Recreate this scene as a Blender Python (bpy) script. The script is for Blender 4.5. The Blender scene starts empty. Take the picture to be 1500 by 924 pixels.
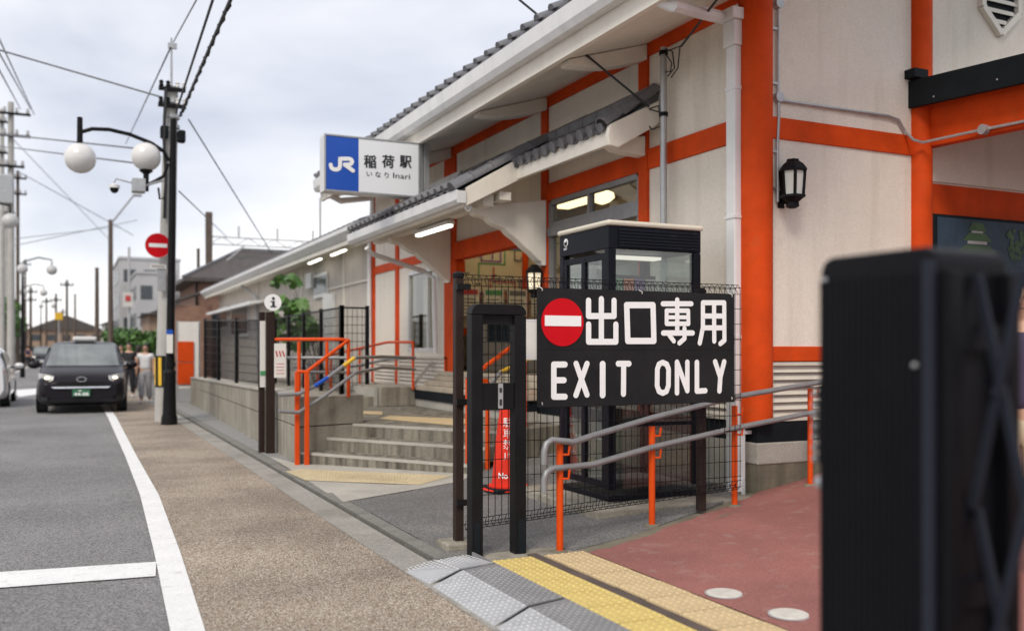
import bpy, math, random
from mathutils import Vector, Matrix
R = math.radians
random.seed(7)
scene = bpy.context.scene
COL = scene.collection

# ------------------------------------------------------------------ camera
YAW = R(25.5); SN, CN = math.sin(YAW), math.cos(YAW)
EYE = 1.35; FPX = 1360.0; CXP = 750.0; HOR = 513.0
cd = bpy.data.cameras.new('camera'); cam = bpy.data.objects.new('camera', cd); COL.objects.link(cam)
cam.location = (0, 0, EYE); cam.rotation_euler = (R(90), 0, -YAW)
cd.sensor_width = 36; cd.lens = 36 * FPX / 1500; cd.shift_y = 51 / 1500
cd.clip_start = 0.05; cd.clip_end = 3000
cd.dof.use_dof = True; cd.dof.focus_distance = 6.9; cd.dof.aperture_fstop = 1.25; cd.dof.aperture_blades = 9
scene.camera = cam

# ------------------------------------------------------------------ sky, sun, exposure
SUN_EL, SUN_AZ = R(46), R(222)      # azimuth clockwise from +Y
w = bpy.data.worlds.new('World'); scene.world = w; w.use_nodes = True
nt = w.node_tree; nt.nodes.clear(); N = nt.nodes.new; L = nt.links.new
out = N('ShaderNodeOutputWorld'); mixs = N('ShaderNodeMixShader')
bg1 = N('ShaderNodeBackground'); bg2 = N('ShaderNodeBackground')
sky = N('ShaderNodeTexSky'); sky.sky_type = 'NISHITA'; sky.sun_disc = False
sky.sun_elevation = SUN_EL; sky.sun_rotation = SUN_AZ
L(sky.outputs[0], bg1.inputs[0]); bg1.inputs[1].default_value = 0.11
tc = N('ShaderNodeTexCoord'); mp = N('ShaderNodeMapping'); mp.inputs['Scale'].default_value = (1.0, 1.0, 2.3)
mp.inputs['Location'].default_value = (-7.79, 5.4, -1.44)
n1 = N('ShaderNodeTexNoise'); n1.inputs['Scale'].default_value = 1.9; n1.inputs['Detail'].default_value = 7; n1.inputs['Roughness'].default_value = 0.5
n1.inputs['Distortion'].default_value = 0.35
L(tc.outputs['Generated'], mp.inputs[0]); L(mp.outputs[0], n1.inputs['Vector'])
cr = N('ShaderNodeValToRGB'); e = cr.color_ramp.elements
e[0].position = 0.34; e[0].color = (0.33, 0.355, 0.43, 1); e[1].position = 0.67; e[1].color = (0.74, 0.73, 0.73, 1)
m_ = cr.color_ramp.elements.new(0.5); m_.color = (0.53, 0.54, 0.585, 1)
sx = N('ShaderNodeSeparateXYZ'); L(tc.outputs['Generated'], sx.inputs[0])
hz = N('ShaderNodeMapRange'); hz.inputs[1].default_value = 0.0; hz.inputs[2].default_value = 0.45; hz.inputs[3].default_value = 0.13; hz.inputs[4].default_value = 0.0
hz.interpolation_type = 'SMOOTHSTEP'; L(sx.outputs[2], hz.inputs[0])     # overcast is paler towards the horizon
ad_ = N('ShaderNodeMath'); L(n1.outputs[0], ad_.inputs[0]); L(hz.outputs[0], ad_.inputs[1])
L(ad_.outputs[0], cr.inputs[0]); L(cr.outputs[0], bg2.inputs[0]); bg2.inputs[1].default_value = 1.0
mixs.inputs[0].default_value = 0.9
L(bg1.outputs[0], mixs.inputs[1]); L(bg2.outputs[0], mixs.inputs[2]); L(mixs.outputs[0], out.inputs[0])

sd = bpy.data.lights.new('sun', 'SUN'); sun = bpy.data.objects.new('sun', sd); COL.objects.link(sun)
sd.energy = 1.5; sd.angle = R(20); sd.color = (1.0, 0.92, 0.80)
sv = Vector((math.sin(SUN_AZ) * math.cos(SUN_EL), math.cos(SUN_AZ) * math.cos(SUN_EL), math.sin(SUN_EL)))
sun.rotation_euler = sv.to_track_quat('Z', 'Y').to_euler(); sun.location = (0, -10, 30)
vs = scene.view_settings
vs.view_transform = 'Standard'; vs.look = 'None'; vs.exposure = 0.72; vs.gamma = 1.0; vs.use_curve_mapping = False
scene.cycles.use_denoising = True
scene.cycles.max_bounces = 8; scene.cycles.diffuse_bounces = 4; scene.cycles.glossy_bounces = 3
scene.cycles.transparent_max_bounces = 12; scene.cycles.sample_clamp_indirect = 6

# ------------------------------------------------------------------ positions taken from image pixels: where a sight line meets a wall, a plane or the ground
def sight(px):
    u = (px - CXP) / FPX
    return SN + CN * u, CN - SN * u
def onX(px, py, X):
    a, b = sight(px); t = X / a
    return Vector((X, b * t, EYE + t * (HOR - py) / FPX))
def onY(px, py, Y):
    a, b = sight(px); t = Y / b
    return Vector((a * t, Y, EYE + t * (HOR - py) / FPX))
def onZ(px, py, z=0.0):
    a, b = sight(px); t = (EYE - z) * FPX / (py - HOR)
    return Vector((a * t, b * t, z))
def atT(px, py, t):
    a, b = sight(px)
    return Vector((a * t, b * t, EYE + t * (HOR - py) / FPX))

# ------------------------------------------------------------------ materials
MATS = {}
def nodes_of(name):
    m = bpy.data.materials.new(name); m.use_nodes = True
    t = m.node_tree; b = t.nodes['Principled BSDF']
    MATS[name] = m
    return m, t, b
def mat(name, col, rough=0.6, var=0.12, scale=3.0, bump=0.1, bscale=60.0, metal=0.0, streak=0.0, streak_col=None, slo=0.5, sfreq=6.0,
        spec=0.5, coat=0.0, speck=0.0, speck_scale=120.0, detail=6, patch=None):
    """base colour, soft tone variation, vertical rain streaks, grain and fine relief"""
    m, t, b = nodes_of(name); n = t.nodes.new; l = t.links.new
    b.inputs['Roughness'].default_value = rough; b.inputs['Metallic'].default_value = metal
    b.inputs['Specular IOR Level'].default_value = spec; b.inputs['Coat Weight'].default_value = coat
    tc = n('ShaderNodeTexCoord'); P = tc.outputs['Object']
    nz = n('ShaderNodeTexNoise'); nz.inputs['Scale'].default_value = scale; nz.inputs['Detail'].default_value = detail
    nz.inputs['Roughness'].default_value = 0.62
    l(P, nz.inputs['Vector'])
    rp = n('ShaderNodeValToRGB'); e = rp.color_ramp.elements
    e[0].position = 0.32; e[1].position = 0.68
    e[0].color = [max(0, c * (1 - var)) for c in col] + [1]; e[1].color = [min(1, c * (1 + var)) for c in col] + [1]
    l(nz.outputs[0], rp.inputs[0]); cur = rp.outputs[0]
    def mix(a, bcol, fac, mode='MIX'):
        x = n('ShaderNodeMix'); x.data_type = 'RGBA'; x.blend_type = mode
        l(a, x.inputs['A'])
        if hasattr(bcol, 'is_linked'): l(bcol, x.inputs['B'])
        else: x.inputs['B'].default_value = list(bcol) + [1]
        if hasattr(fac, 'is_linked'): l(fac, x.inputs['Factor'])
        else: x.inputs['Factor'].default_value = fac
        return x.outputs['Result']
    def mask(vec_scale, sc, lo, hi, amt):
        mp = n('ShaderNodeMapping'); mp.inputs['Scale'].default_value = vec_scale; l(P, mp.inputs[0])
        q = n('ShaderNodeTexNoise'); q.inputs['Scale'].default_value = sc; q.inputs['Detail'].default_value = 5; l(mp.outputs[0], q.inputs['Vector'])
        r = n('ShaderNodeMapRange'); r.inputs[1].default_value = lo; r.inputs[2].default_value = hi; r.inputs[4].default_value = amt
        l(q.outputs[0], r.inputs[0]); return r.outputs[0]
    if streak:
        cur = mix(cur, streak_col or [c * 0.45 for c in col], mask((1, 1, 0.08), sfreq, slo, slo + .26, streak))
    if patch:
        cur = mix(cur, patch[0], mask((1, 1, 1), patch[1], patch[2], patch[2] + 0.12, patch[3]))
    if speck:
        v = n('ShaderNodeTexVoronoi'); v.inputs['Scale'].default_value = speck_scale; l(P, v.inputs['Vector'])
        bw = n('ShaderNodeRGBToBW'); l(v.outputs['Color'], bw.inputs[0])
        r = n('ShaderNodeValToRGB'); r.color_ramp.elements[0].color = (1 - speck,) * 3 + (1,); r.color_ramp.elements[1].color = (1, 1, 1, 1)
        k = 1 + speck; r.color_ramp.elements[1].color = (k, k, k, 1)
        r.color_ramp.elements[0].position = 0.15; r.color_ramp.elements[1].position = 0.85
        l(bw.outputs[0], r.inputs[0]); cur = mix(cur, r.outputs[0], 1.0, 'MULTIPLY')
    l(cur, b.inputs['Base Color'])
    if bump:
        q = n('ShaderNodeTexNoise'); q.inputs['Scale'].default_value = bscale; q.inputs['Detail'].default_value = 4; l(P, q.inputs['Vector'])
        bp = n('ShaderNodeBump'); bp.inputs['Strength'].default_value = bump; bp.inputs['Distance'].default_value = 0.01
        l(q.outputs[0], bp.inputs['Height']); l(bp.outputs[0], b.inputs['Normal'])
    return m
def glow(name, col, strength):
    m, t, b = nodes_of(name); b.inputs['Base Color'].default_value = (*col, 1)
    b.inputs['Emission Color'].default_value = (*col, 1); b.inputs['Emission Strength'].default_value = strength
    return m
def glass(name, tint=(0.8, 0.85, 0.85), alpha=0.3, rough=0.03):
    m, t, b = nodes_of(name)
    b.inputs['Base Color'].default_value = (*tint, 1); b.inputs['Roughness'].default_value = rough
    tr = t.nodes.new('ShaderNodeBsdfTransparent'); tr.inputs[0].default_value = (*tint, 1)
    gl = t.nodes.new('ShaderNodeBsdfGlossy'); gl.inputs['Roughness'].default_value = rough
    fr = t.nodes.new('ShaderNodeFresnel'); fr.inputs[0].default_value = 1.5
    ad = t.nodes.new('ShaderNodeMath'); ad.operation = 'ADD'; ad.inputs[1].default_value = alpha * 0.15
    mx = t.nodes.new('ShaderNodeMixShader'); o = t.nodes['Material Output']
    ge = t.nodes.new('ShaderNodeNewGeometry'); mi = t.nodes.new('ShaderNodeMix'); mi.inputs['A'].default_value = 1.5; mi.inputs['B'].default_value = 1 / 1.5
    t.links.new(ge.outputs['Backfacing'], mi.inputs['Factor']); t.links.new(mi.outputs[0], fr.inputs[0])
    t.links.new(fr.outputs[0], ad.inputs[0]); t.links.new(ad.outputs[0], mx.inputs[0])
    t.links.new(tr.outputs[0], mx.inputs[1]); t.links.new(gl.outputs[0], mx.inputs[2]); t.links.new(mx.outputs[0], o.inputs[0])
    return m

mat('plaster', (0.77, 0.71, 0.625), 0.88, 0.05, 1.3, 0.55, 90, streak=0.5, slo=0.53, sfreq=4.5, streak_col=(0.50, 0.44, 0.37), speck=0.05, speck_scale=85, patch=((0.60, 0.54, 0.47), 5.5, 0.66, 0.35), spec=0.15)
mat('white_wood', (0.78, 0.735, 0.655), 0.6, 0.06, 2.5, 0.15, 40, streak=0.15, streak_col=(0.5, 0.44, 0.36))
mat('white_metal', (0.72, 0.72, 0.72), 0.4, 0.06, 3, 0.05, 30, streak=0.25, streak_col=(0.42, 0.41, 0.40))
mat('vermilion', (0.60, 0.064, 0.008), 0.62, 0.17, 2.6, 0.25, 40, patch=((0.52, 0.085, 0.02), 7, 0.60, 0.5), streak=0.3, streak_col=(0.50, 0.075, 0.014), spec=0.12)
mat('vermilion_paint', (0.64, 0.070, 0.007), 0.35, 0.08, 6, 0.12, 70, patch=((0.35, 0.08, 0.03), 14, 0.64, 0.6), spec=0.2)
mat('roof_tile', (0.12, 0.12, 0.13), 0.36, 0.35, 5, 0.25, 50, spec=0.6)
mat('roof_dark', (0.07, 0.06, 0.055), 0.6, 0.25, 4, 0.3, 30)
mat('concrete', (0.31, 0.285, 0.235), 0.9, 0.2, 1.7, 0.5, 70, streak=0.65, slo=0.42, sfreq=7.0, streak_col=(0.14, 0.12, 0.09), speck=0.12, speck_scale=90)
mat('concrete_pale', (0.40, 0.38, 0.335), 0.9, 0.12, 1.5, 0.4, 80, speck=0.12, speck_scale=110, patch=((0.3, 0.29, 0.26), 2.2, 0.55, 0.5))
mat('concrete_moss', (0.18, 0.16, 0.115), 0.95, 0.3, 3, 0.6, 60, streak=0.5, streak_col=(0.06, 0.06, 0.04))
mat('slab_grey', (0.25, 0.25, 0.245), 0.85, 0.15, 2, 0.3, 70, speck=0.15)
mat('asphalt', (0.21, 0.205, 0.205), 0.85, 0.2, 0.5, 0.9, 130, speck=0.5, speck_scale=105, patch=((0.14, 0.138, 0.14), 0.6, 0.56, 0.45))
mat('asphalt_court', (0.155, 0.150, 0.145), 0.85, 0.15, 1.1, 0.8, 120, speck=0.45, speck_scale=110, patch=((0.22, 0.205, 0.185), 1.1, 0.56, 0.6))
mat('red_paving', (0.285, 0.112, 0.096), 0.9, 0.16, 1.3, 0.6, 150, speck=0.22, speck_scale=190, patch=((0.33, 0.235, 0.20), 9.0, 0.57, 0.38))
mat('tactile_yellow', (0.60, 0.465, 0.16), 0.7, 0.1, 6, 0.2, 90, speck=0.1, patch=((0.45, 0.36, 0.16), 5, 0.6, 0.4))
mat('tactile_pale', (0.55, 0.42, 0.24), 0.8, 0.12, 5, 0.25, 90, speck=0.12, patch=((0.40, 0.31, 0.19), 4, 0.58, 0.45))
mat('tactile_faded', (0.52, 0.43, 0.27), 0.85, 0.12, 3, 0.25, 90, speck=0.12)
mat('road_paint', (0.76, 0.76, 0.75), 0.7, 0.06, 3, 0.4, 120, speck=0.08, patch=((0.42, 0.415, 0.40), 11, 0.60, 0.45))
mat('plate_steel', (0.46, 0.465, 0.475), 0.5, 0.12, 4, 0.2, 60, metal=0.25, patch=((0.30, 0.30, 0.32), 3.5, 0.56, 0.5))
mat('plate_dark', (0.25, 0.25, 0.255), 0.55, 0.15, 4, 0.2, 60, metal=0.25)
mat('track_brown', (0.10, 0.075, 0.065), 0.7, 0.2, 6, 0.3, 70)
mat('black_paint', (0.011, 0.0105, 0.0115), 0.42, 0.2, 6, 0.08, 70, spec=0.10)
mat('black_matte', (0.010, 0.013, 0.016), 0.6, 0.15, 5, 0.1, 60, spec=0.10)
mat('sign_black', (0.020, 0.0195, 0.021), 0.65, 0.25, 3, 0.3, 120, spec=0.10)
mat('brown_paint', (0.032, 0.021, 0.018), 0.45, 0.15, 5, 0.08, 60, spec=0.10)
mat('navy_metal', (0.007, 0.008, 0.013), 0.42, 0.15, 4, 0.05, 50, patch=((0.035, 0.037, 0.045), 7, 0.62, 0.5), spec=0.10)
mat('cream_metal', (0.66, 0.61, 0.50), 0.5, 0.06, 3, 0.05, 40)
mat('galvanised', (0.42, 0.43, 0.44), 0.42, 0.12, 8, 0.06, 60, metal=0.55)
mat('rail_grey', (0.25, 0.25, 0.255), 0.42, 0.12, 9, 0.06, 60, metal=0.3)
mat('letter_white', (0.86, 0.86, 0.86), 0.5, 0.03, 4, 0.05, 60)
mat('sign_red', (0.58, 0.003, 0.010), 0.5, 0.05, 4, 0.05, 60, spec=0.15)
mat('cone_red', (0.66, 0.030, 0.012), 0.5, 0.12, 5, 0.08, 60, spec=0.2)
mat('jr_blue', (0.006, 0.075, 0.44), 0.3, 0.03, 3, 0)
mat('ink', (0.02, 0.02, 0.025), 0.5, 0.05, 4, 0)
mat('ink_soft', (0.16, 0.16, 0.17), 0.5, 0.05, 4, 0)
mat('map_green', (0.08, 0.30, 0.12), 0.5, 0.05, 4, 0)
mat('map_red', (0.5, 0.05, 0.05), 0.5, 0.05, 4, 0)
mat('map_purple', (0.22, 0.10, 0.36), 0.5, 0.05, 4, 0)
mat('map_orange', (0.75, 0.2, 0.05), 0.5, 0.05, 4, 0)
mat('paper', (0.72, 0.70, 0.66), 0.7, 0.05, 4, 0.05, 40)
mat('board_cream', (0.60, 0.53, 0.40), 0.6, 0.07, 3, 0.05, 40)
mat('interior', (0.58, 0.52, 0.42), 0.8, 0.06, 2, 0.05, 40)
mat('wood_step', (0.42, 0.36, 0.28), 0.8, 0.18, 3, 0.2, 50)
mat('louver_beige', (0.60, 0.55, 0.48), 0.6, 0.08, 3, 0.05, 40)
mat('brown_brick', (0.25, 0.145, 0.105), 0.85, 0.2, 5, 0.3, 40)
mat('annex_wall', (0.56, 0.51, 0.46), 0.85, 0.08, 2, 0.3, 60, streak=0.2)
mat('far_grey', (0.40, 0.40, 0.41), 0.85, 0.1, 0.5, 0)
mat('far_white', (0.60, 0.58, 0.55), 0.85, 0.1, 0.5, 0)
mat('far_brown', (0.30, 0.21, 0.15), 0.85, 0.15, 0.5, 0)
mat('window_dark', (0.05, 0.06, 0.07), 0.15, 0.2, 2, 0)
mat('pole_concrete', (0.40, 0.39, 0.37), 0.85, 0.12, 2, 0.3, 60, streak=0.3)
mat('wood_pole', (0.10, 0.075, 0.06), 0.85, 0.2, 3, 0.2, 40)
mat('cable', (0.02, 0.02, 0.022), 0.6, 0.1, 4, 0)
mat('cable_grey', (0.16, 0.165, 0.18), 0.6, 0.1, 4, 0)
mat('hazard_yellow', (0.70, 0.42, 0.02), 0.5, 0.08, 4, 0.05)
mat('globe_white', (0.68, 0.67, 0.66), 0.25, 0.03, 3, 0, coat=0.3)
mat('car_black', (0.010, 0.008, 0.012), 0.35, 0.1, 2, 0, coat=0.15, spec=0.18)
mat('car_white', (0.72, 0.72, 0.73), 0.25, 0.03, 2, 0, coat=1.0)
mat('car_glass', (0.05, 0.065, 0.07), 0.06, 0.1, 2, 0, spec=0.9)
mat('car_trim', (0.02, 0.02, 0.022), 0.5, 0.1, 4, 0, spec=0.2)
mat('chrome', (0.75, 0.75, 0.76), 0.15, 0.05, 4, 0, metal=1.0)
mat('lens_grey', (0.42, 0.42, 0.42), 0.12, 0.15, 8, 0, coat=0.5)
mat('tyre', (0.018, 0.018, 0.019), 0.8, 0.1, 8, 0.2)
mat('plate_green', (0.02, 0.14, 0.07), 0.5, 0.05, 4, 0)
mat('skin', (0.52, 0.30, 0.20), 0.55, 0.06, 8, 0.03)
mat('hair', (0.018, 0.012, 0.010), 0.5, 0.2, 20, 0.2)
mat('cloth_white', (0.70, 0.70, 0.72), 0.85, 0.08, 6, 0.3, 30)
mat('cloth_black', (0.02, 0.02, 0.025), 0.85, 0.15, 6, 0.3, 30)
mat('cloth_grey', (0.34, 0.34, 0.36), 0.85, 0.1, 6, 0.3, 30)
mat('cloth_purple', (0.05, 0.035, 0.075), 0.85, 0.15, 6, 0.3, 30)
mat('cloth_beige', (0.48, 0.38, 0.26), 0.85, 0.1, 6, 0.3, 30)
mat('leaf_a', (0.055, 0.13, 0.03), 0.5, 0.3, 3, 0)
mat('leaf_b', (0.09, 0.19, 0.04), 0.5, 0.3, 3, 0)
mat('leaf_c', (0.035, 0.085, 0.025), 0.55, 0.3, 3, 0)
mat('bark', (0.10, 0.08, 0.06), 0.9, 0.2, 6, 0.4)
mat('ground_far', (0.17, 0.165, 0.155), 0.9, 0.15, 0.3, 0.2)
mat('gutter_concrete', (0.30, 0.285, 0.255), 0.9, 0.12, 1.4, 0.5, 90, speck=0.2, speck_scale=110, patch=((0.20, 0.185, 0.155), 1.7, 0.54, 0.6))
mat('screen_blue', (0.10, 0.22, 0.38), 0.25, 0.12, 2.5, 0)
mat('phone_green', (0.12, 0.28, 0.22), 0.45, 0.05, 4, 0)
mat('gate_black', (0.007, 0.007, 0.009), 0.42, 0.15, 6, 0.05, 60, spec=0.10)
mat('gate_bar', (0.022, 0.025, 0.036), 0.45, 0.1, 6, 0.05, 60, spec=0.10)
mat('dirt', (0.035, 0.031, 0.026), 0.95, 0.3, 6, 0.6, 90)
glow('lamp_tube', (1.0, 0.95, 0.82), 1.8)
glow('lamp_warm', (1.0, 0.80, 0.46), 1.9)
mat('frosted', (0.62, 0.62, 0.58), 0.5, 0.05, 4, 0)
glow('lamp_dim', (1.0, 0.95, 0.85), 0.6)
mat('ceramic', (0.58, 0.555, 0.50), 0.6, 0.12, 12, 0.1, 60)
mat('kerb_stone', (0.19, 0.183, 0.165), 0.9, 0.2, 3, 0.5, 80, speck=0.2)
mat('step_concrete', (0.23, 0.21, 0.168), 0.9, 0.22, 2.5, 0.5, 70, streak=0.9, slo=0.40, sfreq=10.0, streak_col=(0.055, 0.048, 0.036), speck=0.12, speck_scale=90)
glow('lantern_glow', (1.0, 0.86, 0.62), 0.3)
glow('headlamp', (1.0, 0.88, 0.70), 0.9)
m_jr = glow('jr_white', (0.72, 0.74, 0.77), 0.04)
mat('screen_lit', (0.028, 0.05, 0.08), 0.4, 0.3, 3, 0, spec=0.15)
mat('windscreen_sky_glass', (0.15, 0.165, 0.165), 0.08, 0.3, 1.5, 0, spec=0.9)  # painted paler than the side windows to hold the sky's reflection
mat('globe_far', (0.5, 0.5, 0.5), 0.4, 0.03, 3, 0)
glass('pane_clear', (0.86, 0.88, 0.86), 0.25)
glass('pane_dim', (0.62, 0.66, 0.64), 0.6)
glass('lantern_glass', (0.75, 0.76, 0.74), 1.0, 0.25)

# aggregate footpath: small brown, tan and grey stones
def aggregate():
    m, t, b = nodes_of('aggregate'); n = t.nodes.new; l = t.links.new
    b.inputs['Roughness'].default_value = 0.9
    tc = n('ShaderNodeTexCoord'); v = n('ShaderNodeTexVoronoi'); v.inputs['Scale'].default_value = 130; l(tc.outputs['Object'], v.inputs['Vector'])
    bw = n('ShaderNodeRGBToBW'); l(v.outputs['Color'], bw.inputs[0])
    r = n('ShaderNodeValToRGB'); r.color_ramp.interpolation = 'LINEAR'
    cs = [(0.12, (0.10, 0.078, 0.062)), (0.34, (0.25, 0.19, 0.138)), (0.5, (0.32, 0.25, 0.185)), (0.66, (0.40, 0.325, 0.25)), (0.85, (0.55, 0.51, 0.45))]
    e = r.color_ramp.elements; e[0].position = cs[0][0]; e[0].color = (*cs[0][1], 1); e[1].position = cs[-1][0]; e[1].color = (*cs[-1][1], 1)
    for p, c in cs[1:-1]: x = e.new(p); x.color = (*c, 1)
    l(bw.outputs[0], r.inputs[0])
    nz = n('ShaderNodeTexNoise'); nz.inputs['Scale'].default_value = 0.9; nz.inputs['Detail'].default_value = 6; l(tc.outputs['Object'], nz.inputs['Vector'])
    mr = n('ShaderNodeMapRange'); mr.inputs[1].default_value = 0.35; mr.inputs[2].default_value = 0.65; mr.inputs[3].default_value = 0.72; mr.inputs[4].default_value = 1.16; l(nz.outputs[0], mr.inputs[0])
    mx = n('ShaderNodeMix'); mx.data_type = 'RGBA'; mx.blend_type = 'MULTIPLY'; mx.inputs['Factor'].default_value = 1
    l(r.outputs[0], mx.inputs['A']); l(mr.outputs[0], mx.inputs['B']); l(mx.outputs['Result'], b.inputs['Base Color'])
    bp = n('ShaderNodeBump'); bp.inputs['Strength'].default_value = 0.8; bp.inputs['Distance'].default_value = 0.006; bp.invert = True
    l(v.outputs['Distance'], bp.inputs['Height']); l(bp.outputs[0], b.inputs['Normal'])
aggregate()
def checker_plate(name, src):
    """raised lozenge pattern in fine relief on a copy of a steel material"""
    m = MATS[src].copy(); m.name = name; MATS[name] = m; t = m.node_tree; n = t.nodes.new; l = t.links.new; b = t.nodes['Principled BSDF']
    tc = n('ShaderNodeTexCoord'); mp = n('ShaderNodeMapping'); mp.inputs['Rotation'].default_value = (0, 0, R(45)); mp.inputs['Scale'].default_value = (30, 30, 1); l(tc.outputs['Object'], mp.inputs[0])
    v = n('ShaderNodeTexVoronoi'); v.inputs['Scale'].default_value = 1.0; v.inputs['Randomness'].default_value = 0.0; l(mp.outputs[0], v.inputs['Vector'])
    r = n('ShaderNodeMapRange'); r.inputs[1].default_value = 0.25; r.inputs[2].default_value = 0.42; r.inputs[3].default_value = 1; r.inputs[4].default_value = 0; l(v.outputs['Distance'], r.inputs[0])
    bp = n('ShaderNodeBump'); bp.inputs['Strength'].default_value = 1.0; bp.inputs['Distance'].default_value = 0.005; l(r.outputs[0], bp.inputs['Height']); l(bp.outputs[0], b.inputs['Normal'])
checker_plate('plate_checker', 'plate_steel'); checker_plate('plate_checker_dark', 'plate_dark')

# ------------------------------------------------------------------ mesh helpers
class MB:
    def __init__(s): s.v = []; s.f = []
    def add(s, vs, fs):
        o = len(s.v); s.v += [Vector(x) for x in vs]; s.f += [tuple(i + o for i in f) for f in fs]; return s
    def box(s, x0, x1, y0, y1, z0, z1):
        return s.add([(x0, y0, z0), (x1, y0, z0), (x1, y1, z0), (x0, y1, z0), (x0, y0, z1), (x1, y0, z1), (x1, y1, z1), (x0, y1, z1)],
                     [(0, 3, 2, 1), (4, 5, 6, 7), (0, 1, 5, 4), (1, 2, 6, 5), (2, 3, 7, 6), (3, 0, 4, 7)])
    def bar(s, p, q, w, h, up=(0, 0, 1)):
        p, q = Vector(p), Vector(q); d = (q - p).normalized(); up = Vector(up)
        if abs(d.dot(up)) > 0.98: up = Vector((1, 0, 0))
        a = d.cross(up).normalized() * (w / 2); b = a.cross(d).normalized() * (h / 2)
        vs = [c + i * a + j * b for c in (p, q) for i, j in ((-1, -1), (1, -1), (1, 1), (-1, 1))]
        return s.add(vs, [(3, 2, 1, 0), (4, 5, 6, 7), (0, 1, 5, 4), (1, 2, 6, 5), (2, 3, 7, 6), (3, 0, 4, 7)])
    def tube(s, pts, r, n=8, r1=None):
        pts = [Vector(p) for p in pts]; k = len(pts); o = len(s.v); ref = None
        for i, p in enumerate(pts):
            d = (pts[min(i + 1, k - 1)] - pts[max(i - 1, 0)]).normalized()
            if ref is None: ref = Vector((0, 0, 1)) if abs(d.z) < 0.9 else Vector((1, 0, 0))
            a = (ref - d * ref.dot(d)).normalized(); b = d.cross(a); ref = a
            rr = r if r1 is None else r + (r1 - r) * i / max(1, k - 1)
            s.v += [p + a * rr * math.cos(2 * math.pi * j / n) + b * rr * math.sin(2 * math.pi * j / n) for j in range(n)]
        for i in range(k - 1):
            for j in range(n):
                s.f.append((o + i * n + j, o + i * n + (j + 1) % n, o + (i + 1) * n + (j + 1) % n, o + (i + 1) * n + j))
        s.f.append(tuple(o + j for j in reversed(range(n)))); s.f.append(tuple(o + (k - 1) * n + j for j in range(n)))
        return s
    def lathe(s, prof, c=(0, 0, 0), n=16, axis='z'):
        c = Vector(c); o = len(s.v)
        for r, z in prof:
            for j in range(n):
                a = 2 * math.pi * j / n; x, y = r * math.cos(a), r * math.sin(a)
                s.v.append(c + (Vector((x, y, z)) if axis == 'z' else Vector((x, z, y)) if axis == 'y' else Vector((z, x, y))))
        for i in range(len(prof) - 1):
            for j in range(n):
                s.f.append((o + i * n + j, o + i * n + (j + 1) % n, o + (i + 1) * n + (j + 1) % n, o + (i + 1) * n + j))
        s.f.append(tuple(o + j for j in reversed(range(n)))); s.f.append(tuple(o + (len(prof) - 1) * n + j for j in range(n)))
        return s
    def sphere(s, c, r, n=16, m=10, sq=(1, 1, 1)):
        pr = [(max(1e-4, math.sin(math.pi * i / m)), -math.cos(math.pi * i / m)) for i in range(m + 1)]
        o = len(s.v); s.lathe(pr, (0, 0, 0), n)
        for i in range(o, len(s.v)): s.v[i] = Vector(c) + Vector((s.v[i].x * r * sq[0], s.v[i].y * r * sq[1], s.v[i].z * r * sq[2]))
        return s
    def ext(s, poly, vec):
        """closed polygon of 3-D points pushed along vec"""
        k = len(poly); vec = Vector(vec); a = [Vector(p) for p in poly]
        return s.add(a + [p + vec for p in a], [tuple(reversed(range(k))), tuple(range(k, 2 * k))] + [(i, (i + 1) % k, (i + 1) % k + k, i + k) for i in range(k)])
    def face(s, *p): return s.add(p, [tuple(range(len(p)))])
    def grid(s, fn, nu, nv):
        o = len(s.v)
        for i in range(nu + 1):
            for j in range(nv + 1): s.v.append(Vector(fn(i / nu, j / nv)))
        for i in range(nu):
            for j in range(nv):
                a = o + i * (nv + 1) + j; s.f.append((a, a + nv + 1, a + nv + 2, a + 1))
        return s
    def xf(s, M):
        s.v = [M @ v for v in s.v]; return s
    def mesh(s, name, off=Vector(), smooth=False):
        me = bpy.data.meshes.new(name); me.from_pydata([tuple(v - off) for v in s.v], [], s.f)
        if smooth:
            me.polygons.foreach_set('use_smooth', [True] * len(me.polygons)); me.set_sharp_from_angle(angle=R(38))
        me.update(); return me
    def build(s, name, m, parent=None, smooth=False, bevel=0, **kw):
        off = Vector(); p = parent
        while p is not None: off += p.location; p = p.parent
        o = bpy.data.objects.new(name, s.mesh(name, off, smooth)); COL.objects.link(o)
        if m: o.data.materials.append(MATS[m])
        if parent: o.parent = parent
        if bevel:
            b = o.modifiers.new('edge', 'BEVEL'); b.width = bevel; b.segments = 2; b.limit_method = 'ANGLE'; b.angle_limit = R(40)
        for k, x in kw.items(): o[k] = x
        return o
def thing(name, label, cat, loc=(0, 0, 0), group=None):
    o = bpy.data.objects.new(name, None); COL.objects.link(o); o.location = loc; o.empty_display_size = 0.1
    o['label'] = label; o['category'] = cat
    if group: o['group'] = group
    return o
def tagged(o, label, cat, group=None):
    o['label'] = label; o['category'] = cat
    if group: o['group'] = group
    return o
def dup_tree(o, parent=None):
    c = o.copy(); COL.objects.link(c); c.parent = parent
    for ch in list(o.children): dup_tree(ch, c)
    return c
def inst(mesh_obj, parent, M=None, loc=None):
    """another piece sharing mesh data, placed in its parent's space"""
    c = mesh_obj.copy(); COL.objects.link(c); c.parent = parent
    if M is not None: c.matrix_basis = M
    if loc is not None: c.location = loc
    return c
def structure(o): o['kind'] = 'structure'; return o

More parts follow.
